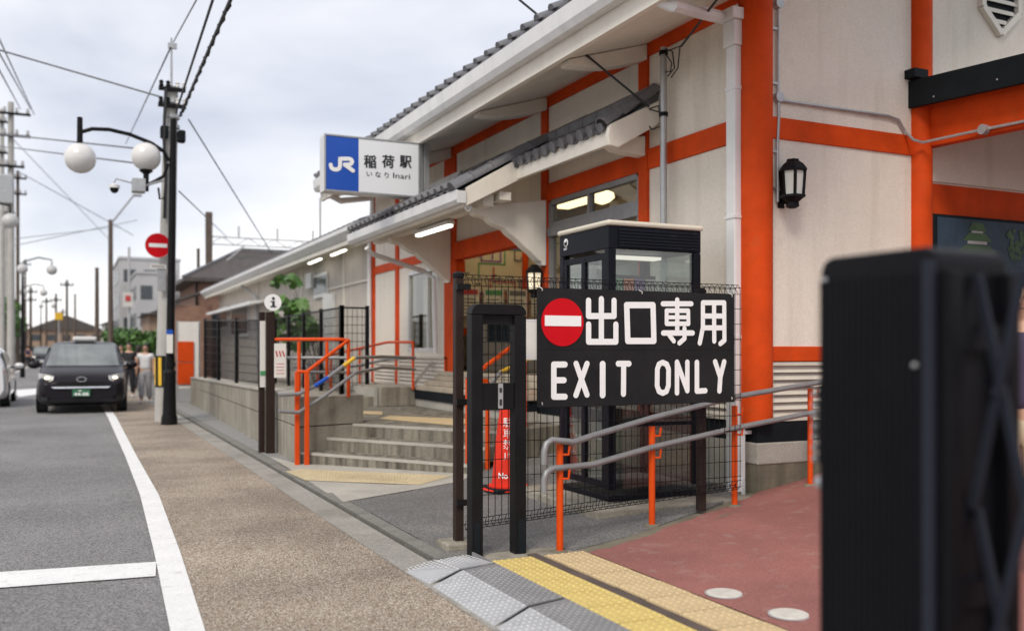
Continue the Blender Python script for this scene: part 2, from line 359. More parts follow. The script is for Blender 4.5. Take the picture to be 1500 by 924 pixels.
def text_faces(s, size=1.0, bold=0.0, align='LEFT', spacing=1.0):
    cu = bpy.data.curves.new('lettering', 'FONT'); cu.body = s; cu.size = size; cu.offset = bold; cu.align_x = align; cu.space_character = spacing
    cu.resolution_u = 3; cu.fill_mode = 'FRONT'
    o = bpy.data.objects.new('lettering', cu); COL.objects.link(o)
    dg = bpy.context.evaluated_depsgraph_get(); ev = o.evaluated_get(dg); me = ev.to_mesh()
    v = [Vector(x.co) for x in me.vertices]; f = [tuple(p.vertices) for p in me.polygons]
    ev.to_mesh_clear(); bpy.data.objects.remove(o); bpy.data.curves.remove(cu)
    return v, f
def text(mb, s, org, xd, yd, size, bold=0.0, align='LEFT', spacing=1.0, width=None):
    v, f = text_faces(s, size, bold, align, spacing); org, xd, yd = Vector(org), Vector(xd), Vector(yd)
    if width and v:
        x0 = min(p.x for p in v); x1 = max(p.x for p in v); k = width / (x1 - x0)
        v = [Vector(((p.x - x0) * k, p.y, 0)) for p in v]
    mb.add([org + xd * p.x + yd * p.y for p in v], f); return mb
class Pen:
    """rounded strokes laid on a flat board, each a hair proud of the one before"""
    def __init__(s, org, xd, yd, nrm): s.mb = MB(); s.o, s.x, s.y, s.n = Vector(org), Vector(xd), Vector(yd), Vector(nrm); s.k = 0
    def P(s, p, h): return s.o + s.x * p[0] + s.y * p[1] + s.n * h
    def seg(s, a, b, w, round_=True):
        s.k += 1; h = 0.002 + s.k * 0.00035; a, b = Vector(a), Vector(b); d = (b - a)
        d = d.normalized() if d.length > 1e-6 else Vector((1, 0)); nn = Vector((-d.y, d.x)); pts = []; r = w / 2
        if round_:
            for i in range(9): t = -math.pi / 2 + math.pi * i / 8; pts.append(b + d * r * math.cos(t) + nn * r * math.sin(t))
            for i in range(9): t = math.pi / 2 + math.pi * i / 8; pts.append(a + d * r * math.cos(t) + nn * r * math.sin(t))
        else: pts = [a - nn * r, b - nn * r, b + nn * r, a + nn * r]
        s.mb.face(*[s.P(p, h) for p in pts])
    def line(s, pts, w, closed=False, round_=True):
        pts = list(pts) + ([pts[0]] if closed else [])
        for a, b in zip(pts, pts[1:]): s.seg(a, b, w, round_)
# ------------------------------------------------------------------ ground, road, paths
def court(X, Y): return 0.012 + 0.05 * max(0, X - 2.95)
def ramp(X, Y): return max(0.016 + 0.075 * max(0, X - 3.08), court(X, Y) + .003) + 0.07 * max(0, X - 5.0) ** 2 * (1 if X < 6.5 else 0) + (0.07 * 2.25 + 0.1 * (X - 6.5) if X >= 6.5 else 0) - 0.10 * max(0, Y - 5.6)
def onG(px, py, lift=0.0):
    z = 0.05
    for _ in range(8): p = onZ(px, py, z + lift); z = court(p.x, p.y)
    return Vector((p.x, p.y, z + lift))
structure(MB().grid(lambda a, b: (-1500 + 3000 * a, -200 + 2200 * b, -0.06), 6, 6).build('ground', 'ground_far'))
structure(MB().grid(lambda a, b: (-3.3 + 4.0 * a, -6 + 206 * b, 0), 2, 20).build('road', 'asphalt'))
lineL = [(249.6, 924), (226, 809), (205, 724), (183.5, 668), (158, 611)]
lineR = [(301, 924), (264.5, 809), (232.5, 724), (200.5, 668), (170.6, 611)]
PL = [onZ(x, y, 0.008) for x, y in lineL]; PR = [onZ(x, y, 0.008) for x, y in lineR]
PL = [Vector((PL[0].x - 0.03, -4, 0.008))] + PL + [Vector((PL[-1].x - 0.02, 60, 0.008)), Vector((PL[-1].x - 0.02, 160, 0.008))]
PR = [Vector((PR[0].x - 0.03, -4, 0.008))] + PR + [Vector((PR[-1].x - 0.02, 60, 0.008)), Vector((PR[-1].x - 0.02, 160, 0.008))]
def strip(name, A, B, m):
    mb = MB()
    for i in range(len(A) - 1): mb.face(A[i], B[i], B[i + 1], A[i + 1])
    return structure(mb.build(name, m))
strip('road_edge_line', PL, PR, 'road_paint')
mid = [(a + b) / 2 for a, b in zip(PL, PR)]
strip('footpath', [Vector((p.x, p.y, 0.004)) for p in mid], [Vector((1.84, p.y, 0.004)) for p in mid], 'aggregate')
strip('gutter_strip', [Vector((1.84, p.y, 0.0055)) for p in mid], [Vector((2.075, p.y, 0.0055)) for p in mid], 'gutter_concrete')
strip('drain_slot', [Vector((2.07, -4, -0.045)), Vector((2.07, 60, -0.045))], [Vector((2.13, -4, -0.045)), Vector((2.13, 60, -0.045))], 'dirt')
# stop line and the far markings
def poly(name, pts, m, z=0.008): return structure(MB().face(*[onZ(x, y, z) for x, y in pts]).build(name, m))
structure(MB().face(onZ(0, 860, .008), onZ(228, 843, .008), onZ(229, 822, .008), onZ(0, 837, .008), Vector((-3.2, 6.5, .008)), Vector((-3.2, 5.95, .008))).build('stop_line', 'road_paint'))
strip('far_edge_line', [Vector((-3.05, 10, .008)), Vector((-3.05, 160, .008))], [Vector((-2.9, 10, .008)), Vector((-2.9, 160, .008))], 'road_paint')
poly('centre_marking', [(20, 574), (56, 571), (56, 577), (28, 581)], 'road_paint')
poly('centre_marking', [(22, 571), (56, 568.6), (56, 571), (20, 574)], 'road_paint')
strip('left_pavement', [Vector((-7, 8, .03)), Vector((-7, 160, .03))], [Vector((-3.3, 8, .03)), Vector((-3.3, 160, .03))], 'aggregate')
# kerb stones, one by one
kerb = structure(bpy.data.objects.new('kerb', None)); COL.objects.link(kerb); kerb.location = (2.13, 5.6, 0)
k0 = MB().box(0, 0.112, 0.004, 0.596, -0.05, 0.016).build('kerb_stone', 'kerb_stone', None, bevel=0.006)
k0.parent = kerb; k0.location = (0, 0, 0)
for i in range(1, 60):
    c = inst(k0, kerb); c.location = (random.uniform(-.003, .003), i * 0.6, random.uniform(-.004, .004))
# forecourt between kerb and station, the concrete patch and faded tactile strip before the steps
def yfar(X):
    ks = [(3.0, 5.28), (3.6, 5.42), (4.8, 5.98), (5.4, 6.36), (20, 6.36)]
    if X < 3.0: return 5.46
    for (a, b), (c, d) in zip(ks, ks[1:]):
        if X <= c: return b + (d - b) * (X - a) / (c - a)
    return 6.36
fc = MB().grid(lambda a, b: (2.245 + 4.2 * a, yfar(2.245 + 4.2 * a) + .14 + 8 * b, court(2.245 + 4.2 * a, 0)), 42, 8)
fc.grid(lambda a, b: (2.245 + 4.2 * a, yfar(2.245 + 4.2 * a) + .14, court(2.245 + 4.2 * a, 0) - .1 * b), 42, 1)
structure(fc.build('forecourt', 'asphalt_court'))
structure(MB().face(*[onG(x, y, .004) for x, y in ((395, 668), (500, 735), (610, 716), (676, 704), (700, 690), (437, 679))]).build('concrete_patch', 'concrete_pale'))
fa = [onG(x, y, .008) for x, y in ((418, 690), (441, 686.5), (664, 696), (615, 709.5), (447, 703))]
structure(MB().face(*fa).build('tactile_strip', 'tactile_faded'))
dm = MB()
A, B, Cc = fa[0], fa[3] - fa[4], fa[2] - fa[1]
for i in range(46):
    for j in range(7):
        p = fa[4] + B * ((i + .5) / 46) + (fa[1] - fa[4]) * ((j + .3) / 7) + (Cc - B) * ((i + .5) / 46) * (j / 7)
        dm.lathe([(0.014, 0), (0.008, .005)], p, 6)
structure(dm.build('tactile_dots', 'tactile_faded'))
ss_ = structure(bpy.data.objects.new('slab_strip', None)); COL.objects.link(ss_); ss_.location = (2.25, 11.3, 0)
s0 = MB().box(0.004, .49, .004, .596, -.03, .014).build('paving_slab', 'slab_grey', None, bevel=.004); s0.parent = ss_
for i in range(1, 23): inst(s0, ss_).location = (random.uniform(-.002, .002), .6 * i, random.uniform(-.002, .002))
slab0 = None
# apron, gate track, red ramp
structure(MB().grid(lambda a, b: (2.245 + 0.9 * a, -4 + 9.6 * b, 0.012 - .002 * a), 1, 4).build('apron', 'concrete'))
def yfar_(X):
    ks = [(3.0, 5.28), (3.6, 5.42), (4.8, 5.98), (5.4, 6.36), (20, 6.36)]
    for (a, b), (c, d) in zip(ks, ks[1:]):
        if X <= c: return b + (d - b) * (X - a) / (c - a)
    return 6.36
structure(MB().grid(lambda a, b: (3.087 + 9 * a ** 1.3, -4 + (4 + yfar(3.087 + 9 * a ** 1.3) + (0.02 * math.sin(a * 90))) * b, ramp(3.087 + 9 * a ** 1.3, -4 + (4 + yfar(3.087 + 9 * a ** 1.3)) * b)), 40, 14).build('red_ramp', 'red_paving'))
structure(MB().grid(lambda a, b: (3.09 + 2.36 * a, yfar(3.09 + 2.36 * a) - .2 + .36 * b, ramp(3.09 + 2.36 * a, yfar(3.09 + 2.36 * a) - .2 + .36 * b) - .012), 40, 4).build('ramp_edge', 'concrete_moss'))
structure(MB().grid(lambda a, b: (2.705 + .07 * a, -4 + 9.45 * b, 0.0165), 1, 1).build('gate_track', 'track_brown'))
structure(MB().grid(lambda a, b: (2.787 + .296 * a, .6 + 4.72 * b, 0.0135), 1, 1).build('tile_bed', 'dirt'))
pav = structure(bpy.data.objects.new('tactile_paving', None)); COL.objects.link(pav); pav.location = (2.40, 5.36, 0.012)
def tactile_tile(m):
    t = MB().box(0.003, .297, .004, .296, -.002, .008)
    for i in range(6):
        for j in range(6): t.lathe([(.0125, .008), (.008, .0145)], (.025 + .05 * i, .025 + .05 * j, 0), 7)
    o = t.build('tactile_tile', m); o.parent = pav; return o
ty = tactile_tile('tactile_yellow'); tp = tactile_tile('tactile_pale')
ty.location = (0, -.3, 0); tp.location = (.385, -.3, 0)
for i in range(1, 16):
    inst(ty, pav).location = (random.uniform(-.001, .001), -.3 * (i + 1), random.uniform(-.001, .001))
    inst(tp, pav).location = (.385 + random.uniform(-.002, .002), -.3 * (i + 1) + .02, random.uniform(-.0015, .0015))
# steel ramp plates over the kerb
def plate_unit(y0, y1, label, end=False):
    r = thing('ramp_plate', label, 'ramp plate', (1.87, y0, 0), 'steel plates laid over the kerb')
    xa, xb, xc = 1.87, 2.09, 2.335
    if end:
        s = MB().ext([(xa, y0, .006), (xb, y0 + .06, .062), (xb + .02, y1, .02), (xa - .02, y1 - .14, .006)], (0, 0, -.008))
        f = MB().ext([(xb + .004, y0 + .06, .062), (xc, y0 + .12, .062), (xc - .08, y1 + .06, .02), (xb + .024, y1, .02)], (0, 0, -.008))
    else:
        s = MB().ext([(xa, y0 - .02, .006), (xb, y0 + .055, .062), (xb, y1 + .05, .062), (xa, y1 - .025, .006)], (0, 0, -.008))
        f = MB().ext([(xb + .004, y0 + .056, .062), (xc, y0 + .12, .062), (xc, y1 + .115, .062), (xb + .004, y1 + .051, .062)], (0, 0, -.008))
    s.build('slope_plate', 'plate_steel', r); f.build('flat_plate', 'plate_steel' if end else 'plate_dark', r)  # slope's paler colour holds light from its tilt; flat is darker from wear
    tread = MB(); tread2 = MB(); nx = 9; ny = int((y1 - y0 - .06) / .026)
    for i in range(nx):
        for j in range(ny):
            for q_ in (0, 1):
                fx = (i + .5) / nx; yy = y0 + .07 + (j + .5) * .026; s_ = 1 if (i + j) % 2 else -1
                if q_ == 0: xx = xa + (xb - xa) * fx; zz = .006 + .056 * fx; yy += -.06 + .06 * fx; mbq = tread
                else: xx = xb + (xc - xb) * fx; zz = .062; yy += .055 * fx; mbq = tread2
                if end: zz -= max(0, (yy - y0 - .08 * fx)) / (y1 - y0) * .04 * (fx if q_ == 0 else 1)
                mbq.lathe([(.009, -.001), (.005, .0028)], (0, 0, 0), 4)
                for v in mbq.v[-8:]: v.x, v.y, v.z = xx + (v.x + s_ * v.y) * .75, yy + (v.y * 1.0 - s_ * v.x * .35), zz + v.z + .0008
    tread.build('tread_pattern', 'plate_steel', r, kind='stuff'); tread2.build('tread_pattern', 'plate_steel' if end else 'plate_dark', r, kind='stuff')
    MB().box(xc + .004, xc + .012, y0, y1, .01, .055).build('edge_skirt', 'plate_dark', r)
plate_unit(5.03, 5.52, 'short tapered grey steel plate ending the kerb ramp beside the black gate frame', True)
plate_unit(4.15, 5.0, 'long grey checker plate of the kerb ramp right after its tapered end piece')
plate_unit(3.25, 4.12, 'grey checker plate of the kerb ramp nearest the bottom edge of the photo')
for px, py, lb in ((1061, 868.5, 'round white cover in the red paving nearer the orange rail'), (1156, 899.5, 'round white cover in the red paving nearer the bottom edge')):
    p = onZ(px, py, .03); z = ramp(p.x, p.y)
    c = thing('drain_cover', lb, 'drain cover', (p.x, p.y, z), 'white covers in the red paving')
    MB().lathe([(.095, 0), (.095, .006), (.088, .009)], (p.x, p.y, z), 28).build('cover_disc', 'ceramic', c)
    MB().lathe([(.105, 0), (.105, .004)], (p.x, p.y, z - .001), 28).build('rim', 'plate_steel', c)

# ------------------------------------------------------------------ steps and low walls
EV, NV = Vector((.55, -.836, 0)).normalized(), Vector((.836, .55, 0)).normalized()
SA = Vector((2.44, 11.0, 0))
steps = structure(bpy.data.objects.new('entrance_steps', None)); COL.objects.link(steps); steps.location = SA
for i in range(3):
    z1 = .15 * (i + 1); a = SA + NV * (.33 * i) + EV * (.13 * i); b = SA + NV * (.33 * i) + EV * 2.42
    c = b + NV * (.36 if i < 2 else 4); d = a + NV * (.36 if i < 2 else .36)
    if i < 2: pl = [a, b, c, d]
    else: pl = [a, b, Vector((5.38, 9.9, 0)), Vector((5.38, 14.5, 0)), Vector((3.35, 14.5, 0)), Vector((3.3, 11.3, 0))]
    MB().ext([Vector((p.x, p.y, z1)) for p in pl], (0, 0, -.165 if i < 2 else -.45)).build('step' if i < 2 else 'landing', 'step_concrete', steps, bevel=.008)
    MB().ext([Vector((p.x, p.y, z1 + .003)) for p in (a + EV * .02 - NV * .004, b - NV * .004, b + NV * .035, a + EV * .04 + NV * .035)], (0, 0, -.03)).build('nosing', 'concrete_pale', steps)
lt = [onZ(x, y, .455) for x, y in ((555, 613), (676, 624), (690, 614), (572, 609))]
MB().ext(lt, (0, 0, .004)).build('tactile_strip', 'tactile_pale', steps)
lt = [onZ(x, y, .455) for x, y in ((528, 606), (560, 607), (560, 603), (530, 602))]
MB().ext(lt, (0, 0, .004)).build('tactile_strip', 'tactile_pale', steps)

lw = thing('retaining_wall', 'low grey concrete wall carrying the dark mesh fence beside the footpath', 'wall', (2.43, 10.95, 0))
out_ = [Vector((2.43, 10.95, 0)), Vector((3.30, 11.2, 0)), Vector((3.30, 11.45, 0)), Vector((2.70, 11.3, 0)), Vector((2.98, 24.6, 0)), Vector((2.76, 24.6, 0))]
def topz(p): return .80 - .011 * (p.y - 10.95)
lo = MB(); up = MB()
def wallblock(mb, poly, z0f, z1f):
    k = len(poly); a = [Vector((p.x, p.y, z0f(p))) for p in poly]; b = [Vector((p.x, p.y, z1f(p))) for p in poly]
    mb.add(a + b, [tuple(reversed(range(k))), tuple(range(k, 2 * k))] + [(i, (i + 1) % k, (i + 1) % k + k, i + k) for i in range(k)])
wallblock(lo, out_, lambda p: 0, lambda p: .44); wallblock(up, out_, lambda p: .452, topz)
lo.build('lower_course', 'concrete', lw, bevel=.006); up.build('upper_course', 'concrete', lw, bevel=.008)
inn = [Vector((2.45, 10.97, 0)), Vector((3.28, 11.2, 0)), Vector((3.28, 11.4, 0)), Vector((2.7, 11.25, 0)), Vector((2.95, 24.5, 0)), Vector((2.78, 24.5, 0))]
cj = MB(); wallblock(cj, inn, lambda p: .43, lambda p: .46); cj.build('joint', 'dirt', lw)
cp = MB()
for i in range(12):
    y0 = 11.9 + i * 1.05; x0 = 2.43 + .33 * (y0 - 10.95) / 13.65; x1 = 2.43 + .33 * (y0 + 1.04 - 10.95) / 13.65
    c = MB().ext([(x0 - .02, y0, topz(Vector((0, y0, 0))) + .03), (x0 + .27, y0, topz(Vector((0, y0, 0))) + .03), (x1 + .27, y0 + 1.04, topz(Vector((0, y0 + 1, 0))) + .03), (x1 - .02, y0 + 1.04, topz(Vector((0, y0 + 1, 0))) + .03)], (0, 0, -.028))
    c.build('coping', 'concrete_pale', lw)
fill = structure(MB().box(2.72, 5.38, 14.5, 24.0, 0, .6).build('ramp_terrace', 'concrete'))
blk = thing('ramp_end_block', 'square grey concrete block closing the ramp by the wide steps', 'block', (4.6, 14.4, .45))
MB().box(4.50, 5.2, 14.32, 16.0, .452, .76).build('block', 'concrete', blk, bevel=.008)
MB().box(4.44, 4.49, 14.45, 16.0, .452, .74).build('facing', 'concrete_pale', blk)

# ------------------------------------------------------------------ STATION BUILDING
XF, YC = 5.4, 6.39
st = thing('station_building', 'white plastered station with vermilion posts and grey tiled eaves', 'building', (XF, YC, 0))
T = .16
def wall(x0, x1, y0, y1, z0, z1, m='plaster'): return MB().box(x0, x1, y0, y1, z0, z1).build('wall_panel', m, st)
# street face: bays between posts, openings left out
YP = [8.11, 10.33, 13.53, 16.14, 17.6]
ZB, ZT = .715, 4.5
wall(XF, XF + T, YC + .10, YP[0], 1.38, 3.21); wall(XF, XF + T, YC + .10, YP[0], 3.42, 4.375)
wall(XF, XF + T, YP[0], YP[1], 3.42, 4.375)
wall(XF, XF + T, YP[0], YP[1], 1.25, 1.40)
wall(XF, XF + T, YP[1], YP[2], 3.01, 4.375)
wall(XF, XF + T, YP[2], 14.10, 1.25, 4.375); wall(XF, XF + T, 14.10, 15.6, 2.72, 4.375); wall(XF, XF + T, 15.6, YP[3], 1.25, 4.375); wall(XF, XF + T, 14.10, 15.6, 1.25, 1.33)
wall(XF, XF + T, YP[3], YP[4], 1.25, 4.375)
wall(XF, XF + T, YC + .1, YP[1], ZB, 1.25, 'louver_beige'); wall(XF, XF + T, YP[2], YP[4], ZB, 1.25, 'louver_beige')
# right-hand face
XE = 7.405
wall(XF + .12, XE - .1, YC, YC + T, 1.38, 3.215); wall(XF + .12, XE - .1, YC, YC + T, 3.40, 5.2)
wall(XE + .1, 12, YC + .02, YC + T, 3.0, 5.6); wall(XF + .12, XE, YC + .05, YC + T, ZB, 1.25, 'black_matte')
MB().box(XF, 11, 17.6, 17.75, .7, 4.5).build('wall_panel', 'plaster', st)
MB().box(XF + .1, XE - .08, YC - .02, YC + .1, 1.252, 1.385).build('beam', 'vermilion', st, bevel=.006)
MB().box(XF + .1, XE - .08, YC - .02, YC + .1, 3.213, 3.403).build('beam', 'vermilion', st, bevel=.006)
# base: plinth, black band
MB().box(XF - .02, XE + .05, YC - .05, YC + .2, -.1, .40).build('plinth', 'concrete_moss', st)
for i, (a, b) in enumerate(((XF - .03, XF + .53), (XF + .535, XF + 1.1), (XF + 1.105, XE + .06))): MB().box(a, b, YC - .06, YC + .2, .36 + .002 * i, .545).build('plinth_block', 'concrete_pale', st, bevel=.01)
MB().box(XF - .01, XE + .04, YC - .035, YC + .2, .547, .715).build('base_band', 'black_matte', st)
MB().box(XF - .03, XF + .2, YC + .21, 17.6, -.1, .545).build('plinth', 'concrete_pale', st)
MB().box(XF - .01, XF + .2, YC + .21, 17.6, .547, .715).build('base_band', 'black_matte', st)
# louvres under the floor, slat by slat
def louver(x0, x1, y0, y1, z0, z1, n, along):
    fr = MB()
    if along == 'x':
        for a, b, c, d in ((x0, x0 + .04, z0, z1), (x1 - .04, x1, z0, z1), (x0 + .04, x1 - .04, z1 - .03, z1), (x0 + .04, x1 - .04, z0, z0 + .03)): fr.box(a, b, y0 - .02, y0 + .05, c, d)
    else:
        for a, b, c, d in ((y0, y0 + .04, z0, z1), (y1 - .04, y1, z0, z1), (y0 + .04, y1 - .04, z1 - .03, z1), (y0 + .04, y1 - .04, z0, z0 + .03)): fr.box(x0 - .02, x0 + .05, a, b, c, d)
    f = fr.build('louver', 'louver_beige', st)
    for i in range(n):
        z = z0 + .03 + (z1 - z0 - .06) * (i + .5) / n; h = (z1 - z0 - .06) / n * .42
        s = MB()
        if along == 'x': s.ext([(x0 + .041, y0 - .012, z - h), (x0 + .041, y0 - .006, z - h), (x0 + .041, y0 + .04, z + h), (x0 + .041, y0 + .03, z + h + .006)], (x1 - x0 - .082, 0, 0))
        else: s.ext([(x0 - .012, y0 + .041, z - h), (x0 - .006, y0 + .041, z - h), (x0 + .04, y0 + .041, z + h), (x0 + .03, y0 + .041, z + h + .006)], (0, y1 - y0 - .082, 0))
        s.build('slat', 'louver_beige', f)
louver(XF + .14, XE - .1, YC + .0, 0, .725, 1.245, 7, 'x')
louver(XF - .015, 0, YP[2] + .1, YP[3] - .08, .725, 1.245, 7, 'y'); louver(XF - .015, 0, YP[3] + .08, YP[4] - .08, .725, 1.245, 7, 'y')
louver(XF - .015, 0, YC + .22, YP[0] - .08, .725, 1.245, 7, 'y'); louver(XF - .015, 0, YP[0] + .08, YP[1] - .08, .725, 1.245, 7, 'y')
# corner column and posts
MB().lathe([(.145, .717), (.145, 3), (.142, 6)], (XF + .02, YC + .02, 0), 24).build('corner_column', 'vermilion', st, smooth=True)
MB().lathe([(.115, .2), (.115, 6)], (XE, YC + .0, 0), 20).build('post', 'vermilion', st, smooth=True)
for i, y in enumerate(YP):
    z0 = .72 if i != 2 else 1.0
    wd = .16 if i != 2 else .46
    MB().box(XF - .035, XF + .1, y - wd / 2, y + wd / 2, z0, 4.372).build('post', 'vermilion', st, bevel=.006)
MB().box(XF - .05, XF + .12, YP[2] - .3, YP[2] + .3, 2.55, 2.735).build('post_capital', 'vermilion', st, bevel=.02)
MB().box(XF - .028, XF + .1, YC + .13, YP[4], 4.377, 4.515).build('beam', 'vermilion', st, bevel=.005)
MB().box(XF - .025, XF + .1, YC + .13, YP[0] - .082, 3.212, 3.42).build('beam', 'vermilion', st, bevel=.005)
MB().box(XF - .025, XF + .1, YP[0] + .082, YP[1] - .082, 3.212, 3.42).build('beam', 'vermilion', st, bevel=.005)
MB().box(XF - .06, XF + .1, YP[1] + .082, YP[2] - .232, 2.738, 3.008).build('beam', 'vermilion', st, bevel=.005)
MB().box(XF - .026, XF + .1, YP[2] + .235, YP[4] - .082, 2.83, 2.98).build('beam', 'vermilion', st, bevel=.005)
MB().box(XF - .022, XF + .1, YC + .16, YP[1], 1.252, 1.38).build('beam', 'vermilion', st, bevel=.005)
# window with transom, left door-window
def window(y0, y1, zs, name, m='rail_grey', mull=()):
    f = MB(); z0, z1 = zs[0], zs[-1]; x0, x1 = XF - .01, XF + .07
    f.box(x0, x1, y0, y0 + .06, z0, z1); f.box(x0, x1, y1 - .06, y1, z0, z1)
    for z in zs: f.box(x0 + .002, x1 - .002, y0 + .06, y1 - .06, z - .03, z + .03)
    for y, a, b in mull: f.box(x0 + .004, x1 - .004, y - .025, y + .025, a + .03, b - .03)
    fo = f.build(name, m, st)
    for a, b in zip(zs, zs[1:]):
        MB().box(XF + .03, XF + .036, y0 + .05, y1 - .05, a + .02, b - .02).build('pane', 'pane_clear', fo)
window(YP[0] + .085, YP[1] - .085, (1.43, 2.90, 3.18), 'window', 'rail_grey', [((YP[0] + YP[1]) / 2 + .05, 2.9, 3.18), ((YP[0] + YP[1]) / 2, 1.43, 2.9)])
MB().box(XF - .03, XF + .08, YP[0] + .085, YP[1] - .085, 2.76, 2.865).build('window_rail', 'rail_grey', st)
window(14.1, 15.6, (1.36, 2.69), 'window', 'white_metal', [(14.6, 1.36, 2.69)])
MB().box(XF + .25, XF + .28, 14.7, 15.5, 1.4, 2.6).build('notice_board', 'board_cream', st)
# interior seen through the entrance and window
MB().box(XF + .17, 9.6, YC + .3, 17.4, .96, 1.0).build('interior_floor', 'slab_grey', st)
MB().box(9.0, 9.1, YC + .3, 17.4, 1.0, 4.1).build('interior_wall', 'interior', st)
MB().box(XF + .17, 9.0, 17.3, 17.4, 1.0, 4.1).build('interior_wall', 'interior', st)
MB().box(XF + .17, 9.0, 10.2, 10.28, 1.0, 2.2).build('interior_wall', 'interior', st)
MB().box(XF + .17, 9.1, YC + .3, 17.4, 4.1, 4.14).build('interior_ceiling', 'interior', st)
fm = MB().box(6.0, 8.6, 15.2, 15.25, 1.75, 3.75).build('fare_board', 'board_cream', st)
MB().box(7.45, 7.53, 15.1, 15.19, 1.0, 4.1).build('interior_post', 'vermilion', st)
MB().box(6.0, 8.6, 15.12, 15.195, 1.62, 1.74).build('interior_beam', 'vermilion', st)
mm = {'map_green': MB(), 'map_red': MB(), 'map_purple': MB(), 'ink_soft': MB()}
rr = random.Random(5)
for k, mb in mm.items():
    for q in range(5):
        y = rr.uniform(6.5, 8.3); z = rr.uniform(2.2, 3.5); x = 15.195 - .0015 * q - .006 * list(mm).index(k)
        for s_ in range(4):
            if s_ % 2 == 0: y2, z2 = y - rr.uniform(.2, .6), z
            else: y2, z2 = y, z + rr.choice((-1, 1)) * rr.uniform(.1, .3)
            if not (1.85 < z2 < 3.65) or not 6.1 < y2 < 8.5: break
            mb.box(min(y, y2) - .013, max(y, y2) + .013, x, x + .001, min(z, z2) - .013, max(z, z2) + .013); y, z = y2, z2
        for q2 in range(10):
            yy, zz = rr.uniform(6.1, 8.4), rr.uniform(1.9, 3.6)
            if k == 'ink_soft': mb.box(yy, yy + .10, 15.194, 15.196, zz, zz + .028)
for k, mb in mm.items(): mb.build('route_lines', k, fm, kind='stuff')
for i in range(5):
    x = 6.15 + i * .47; ps = MB().box(x, x + .38, 15.03, 15.05, 1.95 + .02 * (i % 2), 2.45).build('poster', 'paper', fm)
    MB().box(x + .03, x + .35, 15.022, 15.0285, 2.33, 2.42).build('poster_head', ('map_red', 'map_green', 'ink_soft', 'map_orange', 'jr_blue')[i], ps)
    for q in range(5): MB().box(x + .04, x + .34 - .03 * (q % 3), 15.024, 15.0285, 2.0 + q * .06, 2.02 + q * .06).build('poster_line', 'ink_soft', ps)
for x in (6.3, 7.0): mc = MB().box(x, x + .55, 14.3, 14.9, 1.0, 1.9).build('ticket_machine', 'far_grey', st, bevel=.02); MB().box(x + .06, x + .49, 14.28, 14.298, 1.5, 1.8).build('machine_screen', 'screen_lit', mc)
for y in (9.2, 12.4, 14.4): MB().box(6.8, 7.2, y - .6, y + .6, 3.6, 3.7).build('ceiling_lamp', 'lamp_warm', st)
MB().tube([(6.5, 10.8, 4.1), (6.5, 10.8, 3.5)], .012, 6).build('pendant_lamp', 'black_paint', st)
MB().lathe([(.02, .12), (.16, .06), (.17, 0), (.1, -.06), (.02, -.09)], (6.5, 10.8, 3.41), 14).build('pendant_lamp', 'lamp_warm', st, smooth=True)

# main roof: soffit, fascia, gutter, slab, one row of eave tiles
YA, YB = 5.0, 17.45
MB().ext([(4.36, YA, 4.20), (XF + .02, YA, 4.52), (XF + .02, YA, 4.60), (4.36, YA, 4.28)], (0, YB - YA, 0)).build('soffit', 'white_wood', st)
MB().ext([(4.30, YA, 4.17), (4.355, YA, 4.17), (4.355, YA, 4.50), (4.30, YA, 4.50)], (0, YB - YA, 0)).build('fascia', 'white_wood', st)
gp = [(4.18, 4.55), (4.155, 4.55), (4.165, 4.40), (4.20, 4.335), (4.295, 4.335), (4.295, 4.36), (4.21, 4.36), (4.185, 4.41)]
MB().ext([(x, YA + .5, z) for x, z in gp], (0, YB - YA - .5, 0)).build('gutter', 'white_metal', st)
MB().ext([(4.20, YA, 4.52), (12, YA, 8.2), (12, YA, 8.3), (4.20, YA, 4.62)], (0, YB - YA, 0)).build('roof_slab', 'roof_tile', st)
def rolltile(rad=.075, ln=.34, n=8):
    """round eave tile: a half pipe with a closed disc end, running along +X"""
    m = MB(); pts = [(0, rad * math.cos(math.pi * i / n), rad * math.sin(math.pi * i / n)) for i in range(n + 1)]
    return m.ext(pts, (ln, 0, 0))
sl = math.atan2(3.68, 7.8)
t0 = rolltile(.058, .4).build('roof_tile', 'roof_tile', None, smooth=True); t0.parent = st
def place(o, X, Y, Z, pitch): o.matrix_basis = Matrix.Translation(Vector((X - XF, Y - YC, Z))) @ Matrix.Rotation(-pitch, 4, 'Y')
place(t0, 4.16, YA + .1, 4.60, sl)
for i in range(1, 41): place(inst(t0, st), 4.16, YA + .1 + .305 * i, 4.60, sl)
# brackets under the main soffit at each post
for y in (YP[0], YP[1], YP[2], YP[3]):
    pts = [(XF - .03, 4.34), (XF - .03, 4.50), (4.45, 4.22), (4.45, 4.17)]
    for i in range(1, 8): a = i / 8; pts.append((4.45 + (XF - .03 - 4.45) * a, 4.17 + .17 * a - .05 * math.sin(math.pi * a)))
    MB().ext([(x, y - .09, z) for x, z in pts], (0, .18, 0)).build('eave_bracket', 'white_wood', st, bevel=.01)
